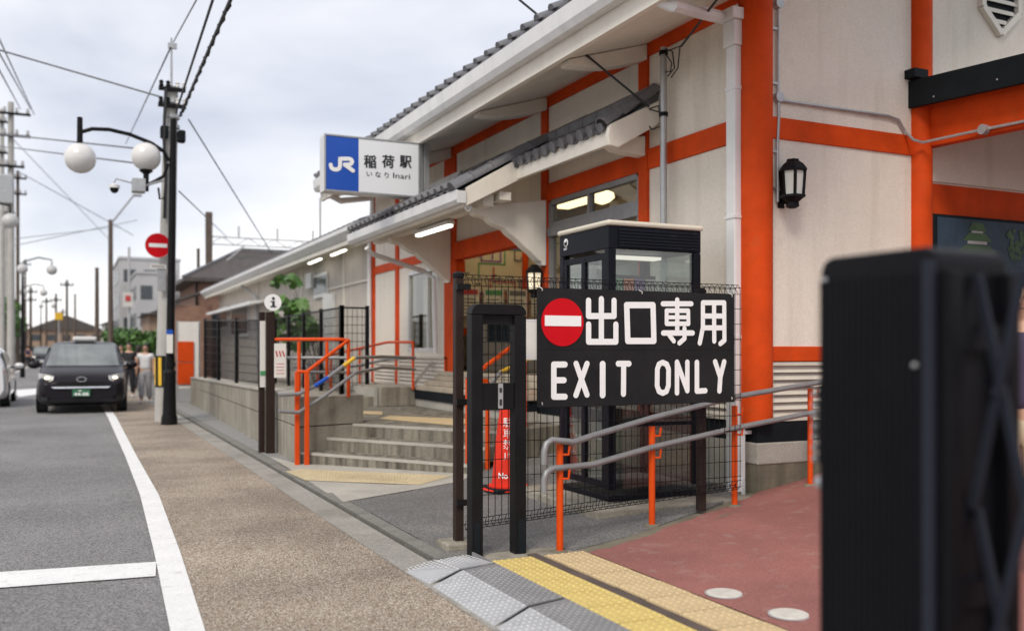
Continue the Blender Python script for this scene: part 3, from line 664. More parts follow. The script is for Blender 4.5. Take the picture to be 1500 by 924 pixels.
# gutter downpipe with hopper at the corner, and a plain one at the far corner
dp = onX(1079, 60, 5.28); yd = dp.y
pts = [onX(962, -2, 4.35) + Vector((0, 0, .0)), onX(985, 8, 4.4), onX(1060, 27, 5.2), Vector((5.26, yd, 4.33)), Vector((5.26, yd, 4.2))]
MB().tube(pts, .055, 8).build('downpipe_elbow', 'white_metal', st, smooth=True)
MB().ext([(5.16, yd - .1, 4.22), (5.36, yd - .1, 4.22), (5.36, yd + .1, 4.22), (5.16, yd + .1, 4.22)], (0, 0, .1)).build('hopper', 'white_metal', st, bevel=.006)
MB().ext([(5.19, yd - .075, 4.0), (5.34, yd - .075, 4.0), (5.34, yd + .075, 4.0), (5.19, yd + .075, 4.0)], (0, 0, .218)).build('hopper', 'white_metal', st, bevel=.006)
MB().box(5.21, 5.33, yd - .06, yd + .06, .16, 4.0).build('downpipe', 'white_metal', st, bevel=.008)
for z in (3.62, 2.5, 1.45, .62): MB().box(5.203, 5.4, yd - .068, yd + .068, z, z + .03).build('pipe_clip', 'white_metal', st)
MB().lathe([(.085, .06), (.085, .2), (.075, .24)], (5.27, yd, 0), 12).build('pipe_foot', 'white_metal', st)
y2 = onX(540, 400, 5.3).y
MB().tube([(5.32, y2, .8), (5.32, y2, 3.6)], .045, 8).build('downpipe', 'white_metal', st, smooth=True)
e0, e1 = onX(478, 283, 4.3), onX(545, 294, 5.3)
MB().tube([e0 + Vector((0, 0, .1)), e0, e0 + (e1 - e0) * .3 - Vector((0, 0, .1)), e1 + Vector((0, 0, .05)), e1 - Vector((0, 0, .4))], .06, 8).build('downpipe_elbow', 'white_metal', st, smooth=True)

# porch and pent roof along the street face
ZR = 3.98; EX, EZ = 4.05, 3.21; YV, YL = 10.0, 14.57; PX, PZ = 4.83, 3.47; YN = 7.86
def slab(x0, z0, x1, z1, ya, yb, th): return MB().ext([(x0, ya, z0), (x1, ya, z1), (x1, ya, z1 - th), (x0, ya, z0 - th)], (0, yb - ya, 0))
pr = slab(EX + .02, EZ - .02, XF, ZR - .05, YV, YL, .06).build('porch_roof', 'roof_tile', st)
MB().ext([(EX + .05, YV + .05, 3.09), (XF - .04, YV + .05, 3.78), (XF - .04, YV + .05, 3.82), (EX + .05, YV + .05, 3.13)], (0, YL - YV - .1, 0)).build('soffit', 'white_wood', st)
pn = slab(PX - .02, PZ + .06, XF, ZR - .03, YN, YV - .02, .06).build('pent_roof', 'roof_tile', st)
MB().ext([(PX - .03, YN, 3.38), (PX + .02, YN, 3.38), (PX + .02, YN, 3.545), (PX - .03, YN, 3.545)], (0, YV - YN, 0)).build('fascia', 'white_wood', st)
MB().ext([(PX + .021, YN + .05, 3.40), (XF - .04, YN + .05, 3.62), (XF - .04, YN + .05, 3.66), (PX + .021, YN + .05, 3.44)], (0, YV - YN - .1, 0)).build('soffit', 'white_wood', st)
gq = [(EX - .01, 3.20), (EX - .03, 3.20), (EX - .02, 3.09), (EX + .02, 3.045), (EX + .09, 3.045), (EX + .09, 3.065), (EX + .03, 3.065), (EX, 3.10)]
MB().ext([(x, YV - .08, z) for x, z in gq], (0, YL - YV + .1, 0)).build('gutter', 'white_metal', st)
MB().ext([(EX - .022, YV - .082, 3.05), (EX + .09, YV - .082, 3.05), (EX + .09, YV - .082, 3.19), (EX - .022, YV - .082, 3.19)], (0, -.012, 0)).build('gutter_end', 'white_metal', st)
sp = [Vector((4.19 + .048 * (1 - k / 30) * math.cos(k * .42), YV - .03, 3.0 + .048 * (1 - k / 30) * math.sin(k * .42))) for k in range(26)]
MB().tube(sp, .008, 6).build('scroll', 'white_metal', st)
MB().ext([(EX + .09, YV - .02, 3.02), (EX + .15, YV - .02, 3.02), (EX + .15, YV - .02, 3.19), (EX + .09, YV - .02, 3.19)], (0, YL - YV, 0)).build('fascia', 'white_wood', st)
# barge boards: porch end, pent end
MB().ext([(EX + .1, YV - .03, 3.02), (EX + .1, YV - .03, 3.235), (PX + .05, YV - .03, 3.66), (PX + .05, YV - .03, 3.40)], (0, -.05, 0)).build('barge_board', 'white_wood', st, bevel=.005)
MB().ext([(PX - .06, YN - .01, 3.36), (PX - .075, YN - .01, 3.45), (PX - .05, YN - .01, 3.56), (5.36, YN - .01, 3.86), (5.36, YN - .01, 3.64), (5.3, YN - .01, 3.59), (PX + .05, YN - .01, 3.345)], (0, -.06, 0)).build('barge_board', 'white_wood', st, bevel=.01)
MB().box(EX + .55, EX + .7, YV - .02, YV + .5, 3.13, 3.23).build('purlin_end', 'white_wood', st, bevel=.006)
MB().box(4.42, 4.55, YV + .05, YL - .1, 3.06, 3.2).build('purlin', 'white_wood', st)
# corbels under the porch: deep scalloped brackets
def corbel(y, s=1.0, z_wall=3.22):
    P = [(5.36, 3.22), (4.52, 3.10), (4.37, 3.06), (4.40, 2.98), (4.56, 2.955), (4.62, 2.90), (4.68, 2.87), (4.80, 2.83), (4.86, 2.77), (4.97, 2.70), (5.06, 2.62), (5.16, 2.55), (5.25, 2.47), (5.30, 2.44), (5.31, 2.40), (5.36, 2.40)]
    MB().ext([(x, y - .09, z) for x, z in P], (0, .18, 0)).build('corbel', 'white_wood', st, bevel=.012)
corbel(YP[1]); corbel(YP[2])
q = [(XF - .04, 3.45), (XF - .04, 3.56), (4.95, 3.47), (4.90, 3.43), (5.0, 3.38), (5.15, 3.36), (XF - .04, 3.35)]
MB().ext([(x, YP[0] - .07, z) for x, z in q], (0, .14, 0)).build('corbel', 'white_wood', st, bevel=.01)
# tiles: S-shaped pantiles one by one, round eave ends, ridge caps
def pantile(wd=.225, ln=.27, n=7):
    m = MB(); a = []
    for i in range(n + 1):
        u = i / n; y = wd * u; z = .028 * math.sin(2 * math.pi * u + .6)
        a.append((y, z))
    top = [(0, y, z + .012) for y, z in a]; bot = [(0, y, z - .012) for y, z in reversed(a)]
    return m.ext(top + bot, (ln, 0, -.012))
ang = math.atan2(ZR - EZ, XF - EX)
pt = pantile().build('roof_tile', 'roof_tile', None, smooth=True)
def sub(o, parent, X, Y, Z, pitch):
    o.parent = parent; o.matrix_basis = Matrix.Translation(Vector((X - XF, Y - YC, Z))) @ Matrix.Rotation(-pitch, 4, 'Y')
first = True
nc = 20
for i in range(nc):
    for r in range(6):
        o = pt if first else pt.copy()
        if not first: COL.objects.link(o)
        first = False
        X = EX - .03 + r * .235; sub(o, pr, X, YV + .02 + .227 * i, EZ + .015 + (X - EX) * (ZR - EZ) / (XF - EX) + random.uniform(-.004, .004), ang)
bt = rolltile(.062, .3).build('eave_tile', 'roof_tile', None, smooth=True); first = True
for i in range(nc):
    o = bt if first else bt.copy()
    if not first: COL.objects.link(o)
    first = False; sub(o, pr, EX - .05, YV + .06 + .227 * i, EZ + .035, ang)
ang2 = math.atan2(ZR - 3.56, XF - PX)
first = True
pt2 = pt.copy(); COL.objects.link(pt2)
for i in range(9):
    for r in range(3):
        o = pt2 if first else pt2.copy()
        if not first: COL.objects.link(o)
        first = False; X = PX - .06 + r * .215; sub(o, pn, X, YN + .02 + .234 * i, 3.575 + (X - PX) * .64, ang2)
bt2 = rolltile(.07, .2, 12).build('eave_tile', 'roof_tile', None, smooth=True)
lobe = [(0, .06 * math.cos(2 * math.pi * i / 14), .06 * math.sin(2 * math.pi * i / 14)) for i in range(14)]
bt2.data = MB().ext(lobe, (.22, 0, 0)).mesh('eave_tile', smooth=True); bt2.data.materials.append(MATS['roof_tile'])
for i in range(11):
    o = bt2 if i == 0 else bt2.copy()
    if i: COL.objects.link(o)
    sub(o, pn, PX - .085, YN + .08 + .2 * i, 3.56, ang2 * .6)
# verge tiles along both roof ends, and the ridge along the wall
vt_ = rolltile(.088, .30); vt_.add(*(lambda q: (q.v, q.f))(rolltile(.104, .035))); vt = vt_.build('verge_tile', 'roof_tile', None, smooth=True)
for i in range(5):
    o = vt if i == 0 else vt.copy()
    if i: COL.objects.link(o)
    X = EX - .04 + i * .25; sub(o, pr, X, YV + .02, EZ + .015 + (X - EX) * .56, ang)
vt2 = vt.copy(); COL.objects.link(vt2)
for i in range(3):
    o = vt2 if i == 0 else vt2.copy()
    if i: COL.objects.link(o)
    X = PX - .07 + i * .2; sub(o, pn, X, YN + .04, 3.60 + (X - PX) * .64, ang2)
rt = MB().ext([(0, 0, 0), (.16, 0, .02), (.16, 0, .12), (.11, 0, .165), (.05, 0, .165), (0, 0, .12)], (0, .30, 0)).build('ridge_tile', 'roof_tile', None)
for i in range(16):
    o = rt if i == 0 else rt.copy()
    if i: COL.objects.link(o)
    o.parent = st; o.location = (5.22 - XF, YN + .31 * i - YC, 3.84 + random.uniform(-.004, .004))
MB().box(5.26, XF, 12.85, 15.2, 3.93, 4.03).build('flashing', 'white_metal', st)
MB().tube([onX(537, 363, 4.1), onX(545, 372, 4.2), onX(622, 398, 5.2), onX(636, 408, 5.28), Vector((5.3, onX(638, 420, 5.3).y, 1.3))], .04, 8).build('downpipe', 'white_metal', st, smooth=True)
# podium and inside stair at the entrance
MB().box(5.08, 5.36, 10.5, 14.28, .452, .57).build('podium', 'concrete_pale', st)
MB().box(5.06, 5.37, 10.5, 14.28, .572, .71).build('podium_band', 'black_matte', st)
for i in range(4): MB().box(5.06 + .14 * i, 5.36 + .001 * i, 10.46 + .002 * i, 14.25 - .06 * i, .712 + .078 * i, .712 + .078 * (i + 1) - .002).build('stair_tread', 'wood_step', st, bevel=.01)
MB().bar((5.0, 14.3, .74), (5.36, 14.25, 1.16), .05, .05).build('stair_rail', 'concrete_pale', st)

# six-sided gable vent on the right-hand face
hc = onY(1464, 0, YC).x; hexp = [(hc - .27, 4.80), (hc, 4.56), (hc + .27, 4.80), (hc + .27, 5.15), (hc, 5.4), (hc - .27, 5.15)]
ve = MB()
for i in range(6):
    a, b = hexp[i], hexp[(i + 1) % 6]; ve.bar((a[0], YC - .01, a[1]), (b[0], YC - .01, b[1]), .06, .055 + .002 * (i % 2), up=(0, 1, 0))
vf = ve.build('gable_vent', 'white_wood', st)
MB().ext([(x, YC + .012, z) for x, z in hexp], (0, .004, 0)).build('vent_back', 'black_matte', vf)
for i in range(7):
    z = 4.66 + i * .105; hw = .25 if z > 4.8 else .25 * (z - 4.56) / .24
    MB().ext([(hc - hw, YC - .02, z), (hc - hw, YC - .012, z), (hc - hw, YC + .008, z + .05), (hc - hw, YC, z + .05)], (2 * hw, 0, 0)).build('slat', 'white_wood', vf)
# dark recess of the exit passage to the right, with beam
MB().box(XE + .1, 12, YC + .05, YC + T, 2.98, 3.02).build('passage_ceiling', 'plaster', st)
MB().box(XE + .1, 12, YC + .03, YC + .2, 2.60, 2.979).build('beam', 'vermilion', st)
MB().box(XE + .1, 12, YC + .06, YC + .2, .3, 2.6).build('wall_panel', 'interior', st)
# ------------------------------------------------------------------ exit porch roof at the right
ep = thing('exit_porch', 'black edged lean-to porch roof with vermilion beam over the exit passage', 'porch', (7.3, 6.2, 3.3))
a0, a1 = onX(1314.5, 123, 7.25), onX(1499.6, 78, 7.25); b0, b1 = onX(1313.6, 162.5, 7.25), onX(1499.6, 117, 7.25)
ex = (a1 - a0) * 2.6  # unseen extra length of roof, added to shade the passage
MB().ext([a0, a1 + ex, b1 + ex, b0], (.05, 0, 0)).build('verge_board', 'black_matte', ep, bevel=.004)
MB().ext([a0 + Vector((.06, 0, -.02)), a1 + ex + Vector((.06, 0, -.02)), a1 + ex + Vector((.06, 0, -.1)), a0 + Vector((.06, 0, -.1))], (6, 0, 0)).build('roof_sheet', 'roof_dark', ep)  # sheet stretched beyond the view so that it shades the passage
MB().box(7.2, 7.38, YC - .12, YC + .2, a0.z + .002, a0.z + .085).build('roof_cap', 'black_matte', ep)
c0, c1 = onX(1361, 214, 7.42), onX(1499.6, 185, 7.42); d0, d1 = onX(1361, 160, 7.42), onX(1499.6, 122, 7.42)
MB().ext([d0 + Vector((0, .15, .06)), d1 + (d1 - d0) * 2.4 + Vector((0, 0, .06)), c1 + (c1 - c0) * 2.4, c0 + Vector((0, .15, 0))], (.12, 0, 0)).build('beam', 'vermilion', ep)
for z, p in ((3.7, onX(1368, 142, 7.25)), (0, onX(1461, 117, 7.25))): MB().sphere(p - Vector((.004, 0, 0)), .009, 8, 6).build('bolt', 'galvanised', ep)
MB().tube([(8.35, 5.4, 3.6), (8.35, 5.4, 2.98)], .008, 5).build('hanging_hook', 'black_paint', ep)
MB().bar((8.2, 5.4, 2.97), (8.5, 5.4, 2.97), .03, .03).build('hanging_hook', 'black_paint', ep)

sc_ = thing('display_screen', 'wide dark framed screen showing a green tiered castle under blue sky', 'screen', (7.6, YC - .1, 2.3))
X0, X1, Z0, Z1 = onY(1363, 312, YC - .06).x, 10.2, 1.5, onY(1363, 312, YC - .06).z
MB().box(X0, X1, YC - .06, YC + .03, Z0, Z1).build('frame', 'black_matte', sc_, bevel=.006)
MB().box(X0 - .012, X0 - .002, YC - .062, YC, Z0, Z1 + .02).build('trim', 'white_metal', sc_)
MB().box(X0 + .09, X1 - .05, YC - .066, YC - .062, Z0 + .05, Z1 - .03).build('picture', 'screen_lit', sc_)
cas = MB(); cx_ = onY(1432, 330, YC - .07).x
for k, (wd, z) in enumerate(((.26, .09), (.42, .19), (.60, .31), (.78, .45), (.95, .6))):
    z = Z1 - z; cas.ext([(cx_ - wd / 2, YC - .068, z - .05), (cx_ + wd / 2, YC - .068, z - .05), (cx_ + wd * .28, YC - .068, z + .03), (cx_ - wd * .28, YC - .068, z + .03)], (0, -.002, 0))
cas.build('castle_roofs', 'leaf_c', sc_)
cw = MB()
for k, (wd, z) in enumerate(((.16, .14), (.28, .25), (.42, .38), (.56, .53))): cw.box(cx_ - wd / 2, cx_ + wd / 2, YC - .069, YC - .067, Z1 - z - .02, Z1 - z + .03)
cw.build('castle_walls', 'far_grey', sc_)
tr_ = MB()
for k in range(40):
    x = cx_ + .62 + random.uniform(-.16, .16); z = Z1 - .22 + random.uniform(-.16, .12); s = random.uniform(.02, .05)
    tr_.ext([(x - s, YC - .0685 - .0001 * k, z), (x, YC - .0685 - .0001 * k, z - s), (x + s, YC - .0685 - .0001 * k, z), (x, YC - .0685 - .0001 * k, z + s)], (0, -.0001, 0))
tr_.build('picture_tree', 'leaf_c', sc_)

# ------------------------------------------------------------------ wall lanterns
def lantern(name, label, p, nrm, lit, k=1.0):
    """hexagonal lantern body; p = middle of the body, nrm points away from its wall"""
    r = thing('wall_lantern', label, 'lantern', p, 'black lanterns on the station')
    c = Vector(p); H = .19 * k
    MB().lathe([(.085 * k, -H * .62), (.105 * k, -H * .60), (.105 * k, -H * .5), (.02, -H * .5)], c, 6).build('base', 'black_paint', r)
    MB().lathe([(.03 * k, -H * 1.05), (.055 * k, -H * .98), (.05 * k, -H * .8), (.09 * k, -H * .62)], c, 6).build('finial', 'black_paint', r)
    MB().lathe([(.115 * k, H * .5), (.118 * k, H * .58), (.085 * k, H * .82), (.05 * k, H * .95), (.052 * k, H * 1.02), (.01, H * 1.05)], c, 6).build('cap', 'black_paint', r)
    MB().lathe([(.078 * k, -H * .5), (.092 * k, H * .5)], c, 6).build('glass', 'lantern_glow' if lit else 'frosted', r)
    for i in range(6):
        a = 2 * math.pi * i / 6; d = Vector((math.cos(a), math.sin(a), 0))
        MB().bar(c + d * .086 * k + Vector((0, 0, -H * .5)), c + d * .1 * k + Vector((0, 0, H * .5)), .02 * k, .016 * k).build('bar', 'black_paint', r)
    n = Vector(nrm)
    MB().bar(c - n * .02 + Vector((0, 0, -H * .85)), c - n * .155 + Vector((0, 0, -H * .6)), .03, .03).build('bracket', 'black_paint', r)
    MB().bar(c - n * .15 + Vector((0, 0, -H * .95)), c - n * .15 + Vector((0, 0, -H * .2)), .07, .02, up=n).build('back_plate', 'black_paint', r)
    return r
lp = onY(1161, 269, YC - .15); lantern('a', 'unlit black six sided lantern on the bare white wall beside the corner column', lp, (0, -1, 0), False, 1.08)
lp = onX(783, 412, XF - .16); lantern('b', 'lit black lantern on the entrance post behind the wire fence', lp, (-1, 0, 0), True, 1.05)

# ------------------------------------------------------------------ conduit on the right-hand wall
cn = thing('wall_conduit', 'thin grey conduit with round junction boxes running over the white wall', 'conduit', (5.8, YC, 3.5))
yw = YC - .025
v0 = [onY(1140, -5, yw), onY(1140, 140, yw), onY(1139, 210, yw), onY(1139, 296, yw)]
MB().tube(v0[:2], .014, 7).build('pipe', 'galvanised', cn, smooth=True)
MB().tube([v0[1], onY(1141, 165, yw), v0[2], v0[3]], .014, 7).build('pipe', 'galvanised', cn, smooth=True)
h = [onY(1140, 147, yw), onY(1300, 170, yw), onY(1316, 176, yw), onY(1325, 192, yw), onY(1338, 205, yw - .1), onY(1352, 209, YC - .14)]
h += [onX(1440, 190, 7.40), onX(1500, 178, 7.40), onX(1540, 170, 7.40)]
MB().tube(h, .014, 7).build('pipe', 'galvanised', cn, smooth=True)
for x, y in ((1140, 6), (1140, 143)): MB().lathe([(.045, -.03), (.045, .03), (.03, .032)], onY(x, y, yw), 14, 'y').build('junction_box', 'galvanised', cn)
MB().lathe([(.045, -.03), (.045, .03)], onX(1441, 190, 7.38), 14, 'x').build('junction_box', 'galvanised', cn)
for x, y in ((1135, 42), (1135, 122), (1135, 222), (1136, 276), (1155, 149), (1281, 168)): MB().box(*(lambda p: (p.x - .03, p.x + .03, p.y - .006, p.y + .02, p.z - .01, p.z + .01))(onY(x, y, yw))).build('clip', 'galvanised', cn)

# service mast on the street face with its looped wires
ms = thing('service_mast', 'slim grey conduit mast with wire loops standing against the station wall', 'mast', (5.3, 7.7, 2.6))
ym = onX(972, 100, 5.28).y
zt = onX(972, 70, 5.28).z
MB().tube([(5.28, ym, 1.2), (5.28, ym, zt)], .034, 10).build('pipe', 'galvanised', ms, smooth=True)
for py in (168, 78): MB().lathe([(.045, -.02), (.045, .02)], (5.28, ym, onX(972, py, 5.28).z), 10).build('collar', 'black_paint', ms)
for pts in (((975, 72), (985, 76), (988, 100), (978, 112)), ((978, 75), (996, 68), (993, 100), (983, 114)), ((974, 78), (984, 92), (982, 105), (975, 106)), ((968, 165), (950, 160), (946, 178), (955, 190), (966, 186)), ((950, 160), (965, 155), (966, 170))):
    MB().tube([onX(x, y, 5.24) for x, y in pts], .007, 5).build('wire_loop', 'cable', ms, smooth=True)
def cable(label, pts, r, m='cable', group='overhead cables', sag=0.0):
    pts = [Vector(p) for p in pts]; q = []
    for a, b in zip(pts, pts[1:]):
        for i in range(12): t = i / 12; q.append(a.lerp(b, t) - Vector((0, 0, sag * 4 * t * (1 - t))))
    q.append(pts[-1]); o = MB().tube(q, r, 5).build('overhead_cable', m); return tagged(o, label, 'cable', group)
a_ = onX(951, 157, 5.22); b_ = atT(797, 30, 9.2); cable('thin black wire slanting down across the canopy to the mast', [a_, b_, b_ + (b_ - a_) * 1.5], .012)
a_ = onX(998, 68, 5.22); b_ = atT(1050, 0, 7.6); cable('thin black wire rising steeply from the mast top under the main eave', [a_, b_, b_ + (b_ - a_) * 2], .011)

# ------------------------------------------------------------------ station name sign on its pole
YS = 12.0
sg = thing('station_sign', 'blue and white JR box sign reading 稲荷駅 いなり Inari on the porch roof', 'station sign', (4.38, YS, 3.3))
tl, tr2, bl, br = onY(477, 200, YS), onY(613, 210, YS), onY(475, 278, YS), onY(613, 287, YS)
x0, x1 = tl.x, tr2.x; z0, z1 = (bl.z + br.z) / 2, (tl.z + tr2.z) / 2; xs = x0 + (x1 - x0) * .345
MB().box(x0 - .02, x1 + .02, YS, YS + .24, z0 - .02, z1 + .02).build('case', 'white_metal', sg, bevel=.008)
MB().box(x0 + .004, xs - .001, YS - .006, YS - .001, z0 + .004, z1 - .004).build('blue_panel', 'jr_blue', sg)
MB().box(xs, x1 - .004, YS - .0055, YS - .001, z0 + .004, z1 - .004).build('white_panel', 'jr_white', sg)
fr = MB()
fr.box(x0 - .02, x1 + .02, YS - .014, YS - .001, z1, z1 + .02); fr.box(x0 - .02, x1 + .02, YS - .014, YS - .001, z0 - .02, z0); fr.box(x0 - .02, x0, YS - .014, YS - .001, z0, z1); fr.box(x1, x1 + .02, YS - .014, YS - .001, z0, z1)
fr.build('trim', 'galvanised', sg)
def sp_(x, y): p = onY(450 + x / 3.851, 180 + y / 3.851, YS - .012); return (p.x, p.z)
pen = Pen((0, YS - .007, 0), (1, 0, 0), (0, 0, 1), (0, -1, 0)); J = .052
pen.line([sp_(133, 236), sp_(136, 252), sp_(148, 262), sp_(166, 264), sp_(180, 258), sp_(185, 246), sp_(186, 203)], J); pen.line([sp_(186, 203), sp_(236, 203), sp_(249, 208), sp_(254, 218), sp_(249, 230), sp_(236, 236), sp_(212, 236)], J); pen.line([sp_(212, 236), sp_(258, 270)], J * 1.05)
pen.mb.build('logo', 'letter_white', sg)
tx = MB()
wh = (x1 - xs)
for ch, px, w_ in (('稲', 322, 66), ('荷', 424, 66), ('駅', 524, 64)):
    p = sp_(px, 245); p2 = sp_(px + w_, 245); [text(tx, ch, (p[0] + dx, YS - .008 - .0006 * k_, p[1] + dz), (1, 0, 0), (0, 0, 1), .185, 0, width=p2[0] - p[0]) for k_, (dx, dz) in enumerate(((0, 0), (.006, 0), (-.006, 0), (0, .004), (0, -.004)))]
p = sp_(335, 300); p2 = sp_(460, 305); [text(tx, 'い な り', (p[0] + dx, YS - .008 - .0006 * abs(dx) * 400, p[1]), (1, 0, 0), (0, 0, 1), .088, 0, width=p2[0] - p[0]) for dx in (0, .003)]
p = sp_(485, 311); p2 = sp_(580, 313); [text(tx, 'Inari', (p[0] + dx, YS - .008 - .0006 * abs(dx) * 400, p[1]), (1, 0, 0), (0, 0, 1), .105, 0, width=p2[0] - p[0]) for dx in (0, .003)]
tx.build('lettering', 'ink', sg, kind='stuff')
MB().box(x1 + .03, x1 + .09, YS + .08, YS + .14, 3.2, z1 + .06).build('pole', 'white_metal', sg); MB().box(x1 + .10, x1 + .18, YS + .05, YS + .17, 3.22, z1 + .04).build('pole', 'galvanised', sg, bevel=.005)
for z in (z0 + .05, (z0 + z1) / 2, z1 - .05): MB().box(x1 + .02, x1 + .1, YS + .09, YS + .13, z, z + .03).build('bracket', 'galvanised', sg)

# lit strip lamps under the eaves
def strip_lamp(label, a, b, nrm=(0, 0, 1)):
    a, b = Vector(a), Vector(b); r = thing('strip_lamp', label, 'lamp', (a + b) / 2, 'strip lamps under the eaves')
    MB().bar(a + Vector((0, 0, .035)), b + Vector((0, 0, .035)), .12, .05).build('housing', 'white_metal', r, bevel=.006)
    MB().bar(a, b, .075, .045).build('tube', 'lamp_tube', r, bevel=.01)
strip_lamp('lit strip lamp under the porch eave beside the big white bracket', onX(612, 345, 4.45), onX(660, 330, 4.45))
strip_lamp('lit strip lamp under the annex eave, the one nearer the porch', onX(486, 374, 5.55), onX(506, 366, 5.55))
strip_lamp('lit strip lamp under the annex eave, the one farther from the porch', onX(453, 386, 5.55), onX(470, 379, 5.55))

# ------------------------------------------------------------------ wire fence, exit sign, gate frame
FY = 5.86
fn = thing('mesh_fence', 'tall black wire mesh fence with curled edges behind the exit only sign', 'fence', (2.4, FY, 0))
fp = MB().box(2.36, 2.42, FY - .03, FY + .03, .05, 1.845).build('post', 'brown_paint', fn, bevel=.006)
MB().lathe([(.042, 1.846), (.042, 1.87), (.02, 1.885)], (2.39, FY, 0), 10).build('post_cap', 'black_paint', fp)
MB().box(2.27, 2.50, FY - .1, FY + .12, .0, .06).build('post_footing', 'concrete', fp, bevel=.015)
px_ = onY(1028, 700, FY + .04).x
fp2 = MB().box(px_ - .03, px_ + .03, FY + .02, FY + .08, .1, 1.8).build('post', 'brown_paint', fn, bevel=.006)
MB().lathe([(.042, 1.801), (.042, 1.82), (.02, 1.835)], (px_, FY + .05, 0), 10).build('post_cap', 'black_paint', fp2)
XR = onY(1082, 425, FY).x
zb, zt_ = .20, 1.79
vw = MB(); hw = MB(); curl = MB()
nv = int((XR - 2.45) / .0505)
for i in range(nv + 1):
    x = 2.45 + i * .0505; zlow = zb + .055 * (x - 2.45)
    vw.tube([(x, FY - .03, zlow), (x, FY - .03, zt_)], .003, 5)
    for z, s in ((zt_, 1), (zlow, -1)):
        curl.tube([(x, FY - .03, z), (x, FY - .03, z + s * .05), (x, FY + .005, z + s * .075), (x, FY + .03, z + s * .045), (x, FY + .0, z + s * .01)], .0024, 5)
for k in range(13):
    z = .36 + k * .1195
    if z < zt_: hw.tube([(2.44, FY - .033, z), (XR, FY - .033, z)], .0028, 5)
for z, dy in ((zt_ + .05, -.032), (zt_ + .075, .005), (zt_ + .045, .03), (zt_, -.032)): hw.tube([(2.44, FY + dy, z), (XR, FY + dy, z)], .0028, 5)
for dz, dy in ((-.05, -.032), (-.075, .005), (-.045, .03), (0, -.032)): hw.tube([(2.44, FY + dy, zb + dz), (XR, FY + dy, zb + .055 * (XR - 2.45) + dz)], .0028, 5)
vw.build('vertical_wires', 'black_paint', fn, kind='stuff'); hw.build('horizontal_wires', 'black_paint', fn, kind='stuff'); curl.build('curled_edge', 'black_paint', fn, kind='stuff')
for z in (1.76, .98, .3): MB().box(2.36, 2.46, FY - .055, FY - .032, z, z + .04).build('clamp', 'black_paint', fn)

SY = 5.79
es = thing('exit_sign', 'big black board reading 出口専用 EXIT ONLY with a red no entry disc', 'sign', (3.8, SY, .94))
c = [onY(788, 423, SY), onY(1076, 430, SY), onY(1077.5, 588, SY), onY(789, 598, SY)]
sx0, sx1 = c[0].x, c[1].x; sz1 = (c[0].z + c[1].z) / 2; sz0 = (c[2].z + c[3].z) / 2
def sheet(a, b):
    x = sx0 + (sx1 - sx0) * a; z = sz0 + (sz1 - sz0) * b
    return (x, SY + .006 * math.sin(a * 9) * (1 - b) * .0, z)
MB().ext([(sx0, SY, sz0), (sx1, SY, sz0), (sx1, SY, sz1), (sx0, SY, sz1)], (0, .022, 0)).build('board', 'sign_black', es, bevel=.004)
def S(x, y): p = onY(640 + x / 3.187, 310 + y / 3.187, SY); return (p.x, p.z)
pp = (sz1 - sz0) / 175.0 / 3.187     # metres per pixel of the enlarged image, about the middle of the board
def strokes(name, lines, w_, m='letter_white'):
    pen = Pen((0, SY, 0), (1, 0, 0), (0, 0, 1), (0, -1, 0))
    for ln in lines:
        ww = w_
        if isinstance(ln, tuple): ln, ww = ln
        pen.line([S(*p) for p in ln], ww * pp)
    return pen.mb.build(name, m, es)
G = {
 'first_character': ([[(767, 408), (767, 605)], [(707, 415), (707, 487), (826, 487)], [(826, 415), (826, 487)], [(707, 526), (707, 607), (834, 607), (834, 526)]], 29),
 'second_character': ([[(885, 436), (1008, 436), (1012, 603), (890, 603), (885, 436)]], 31),
 'third_character': ([[(1054, 430), (1187, 430)], [(1121, 412), (1121, 560)], ([(1071, 462), (1172, 462), (1173, 523), (1071, 523), (1071, 462)], 23), ([(1080, 493), (1165, 493)], 20), ([(1055, 566), (1192, 566)], 27), ([(1154, 545), (1154, 592), (1130, 613)], 25), ([(1084, 578), (1104, 604)], 24)], 26),
 'fourth_character': ([[(1241, 425), (1241, 540), (1226, 613)], [(1241, 425), (1340, 425), (1341, 600), (1322, 616)], ([(1245, 487), (1338, 487)], 26), ([(1243, 542), (1338, 542)], 26), [(1292, 430), (1293, 604)]], 26),
 'letter_e': ([[(597, 713), (545, 713), (545, 863), (597, 863)], [(545, 786), (592, 786)]], 29),
 'letter_x': ([[(649, 709), (700, 854)], [(700, 709), (648, 856)]], 28),
 'letter_i': ([[(773, 711), (773, 855)]], 32),
 'letter_t': ([[(846, 709), (896, 709)], [(871, 709), (870, 850)]], 29),
 'letter_o': ([[(1053, 704), (1036, 712), (1028, 735), (1027, 812), (1036, 838), (1053, 846), (1070, 838), (1079, 812), (1080, 735), (1071, 712), (1053, 704)]], 28),
 'letter_n': ([[(1120, 845), (1120, 702), (1168, 835), (1168, 702)]], 27),
 'letter_l': ([[(1213, 703), (1213, 837), (1252, 835)]], 28),
 'letter_y': ([[(1298, 700), (1322, 772), (1318, 836)], [(1322, 772), (1340, 700)]], 28)}
for k, (ln, w_) in G.items(): strokes(k, ln, w_)
dc = S(586, 516); rad = 113 * pp
MB().lathe([(rad, 0), (rad, .004)], (dc[0], SY - .005, dc[1]), 48, 'y').build('red_disc', 'sign_red', es)
b0_, b1_ = S(502, 533), S(671, 487)
MB().box(b0_[0], b1_[0], SY - .008, SY - .0055, b0_[1], b1_[1]).build('white_bar', 'letter_white', es)
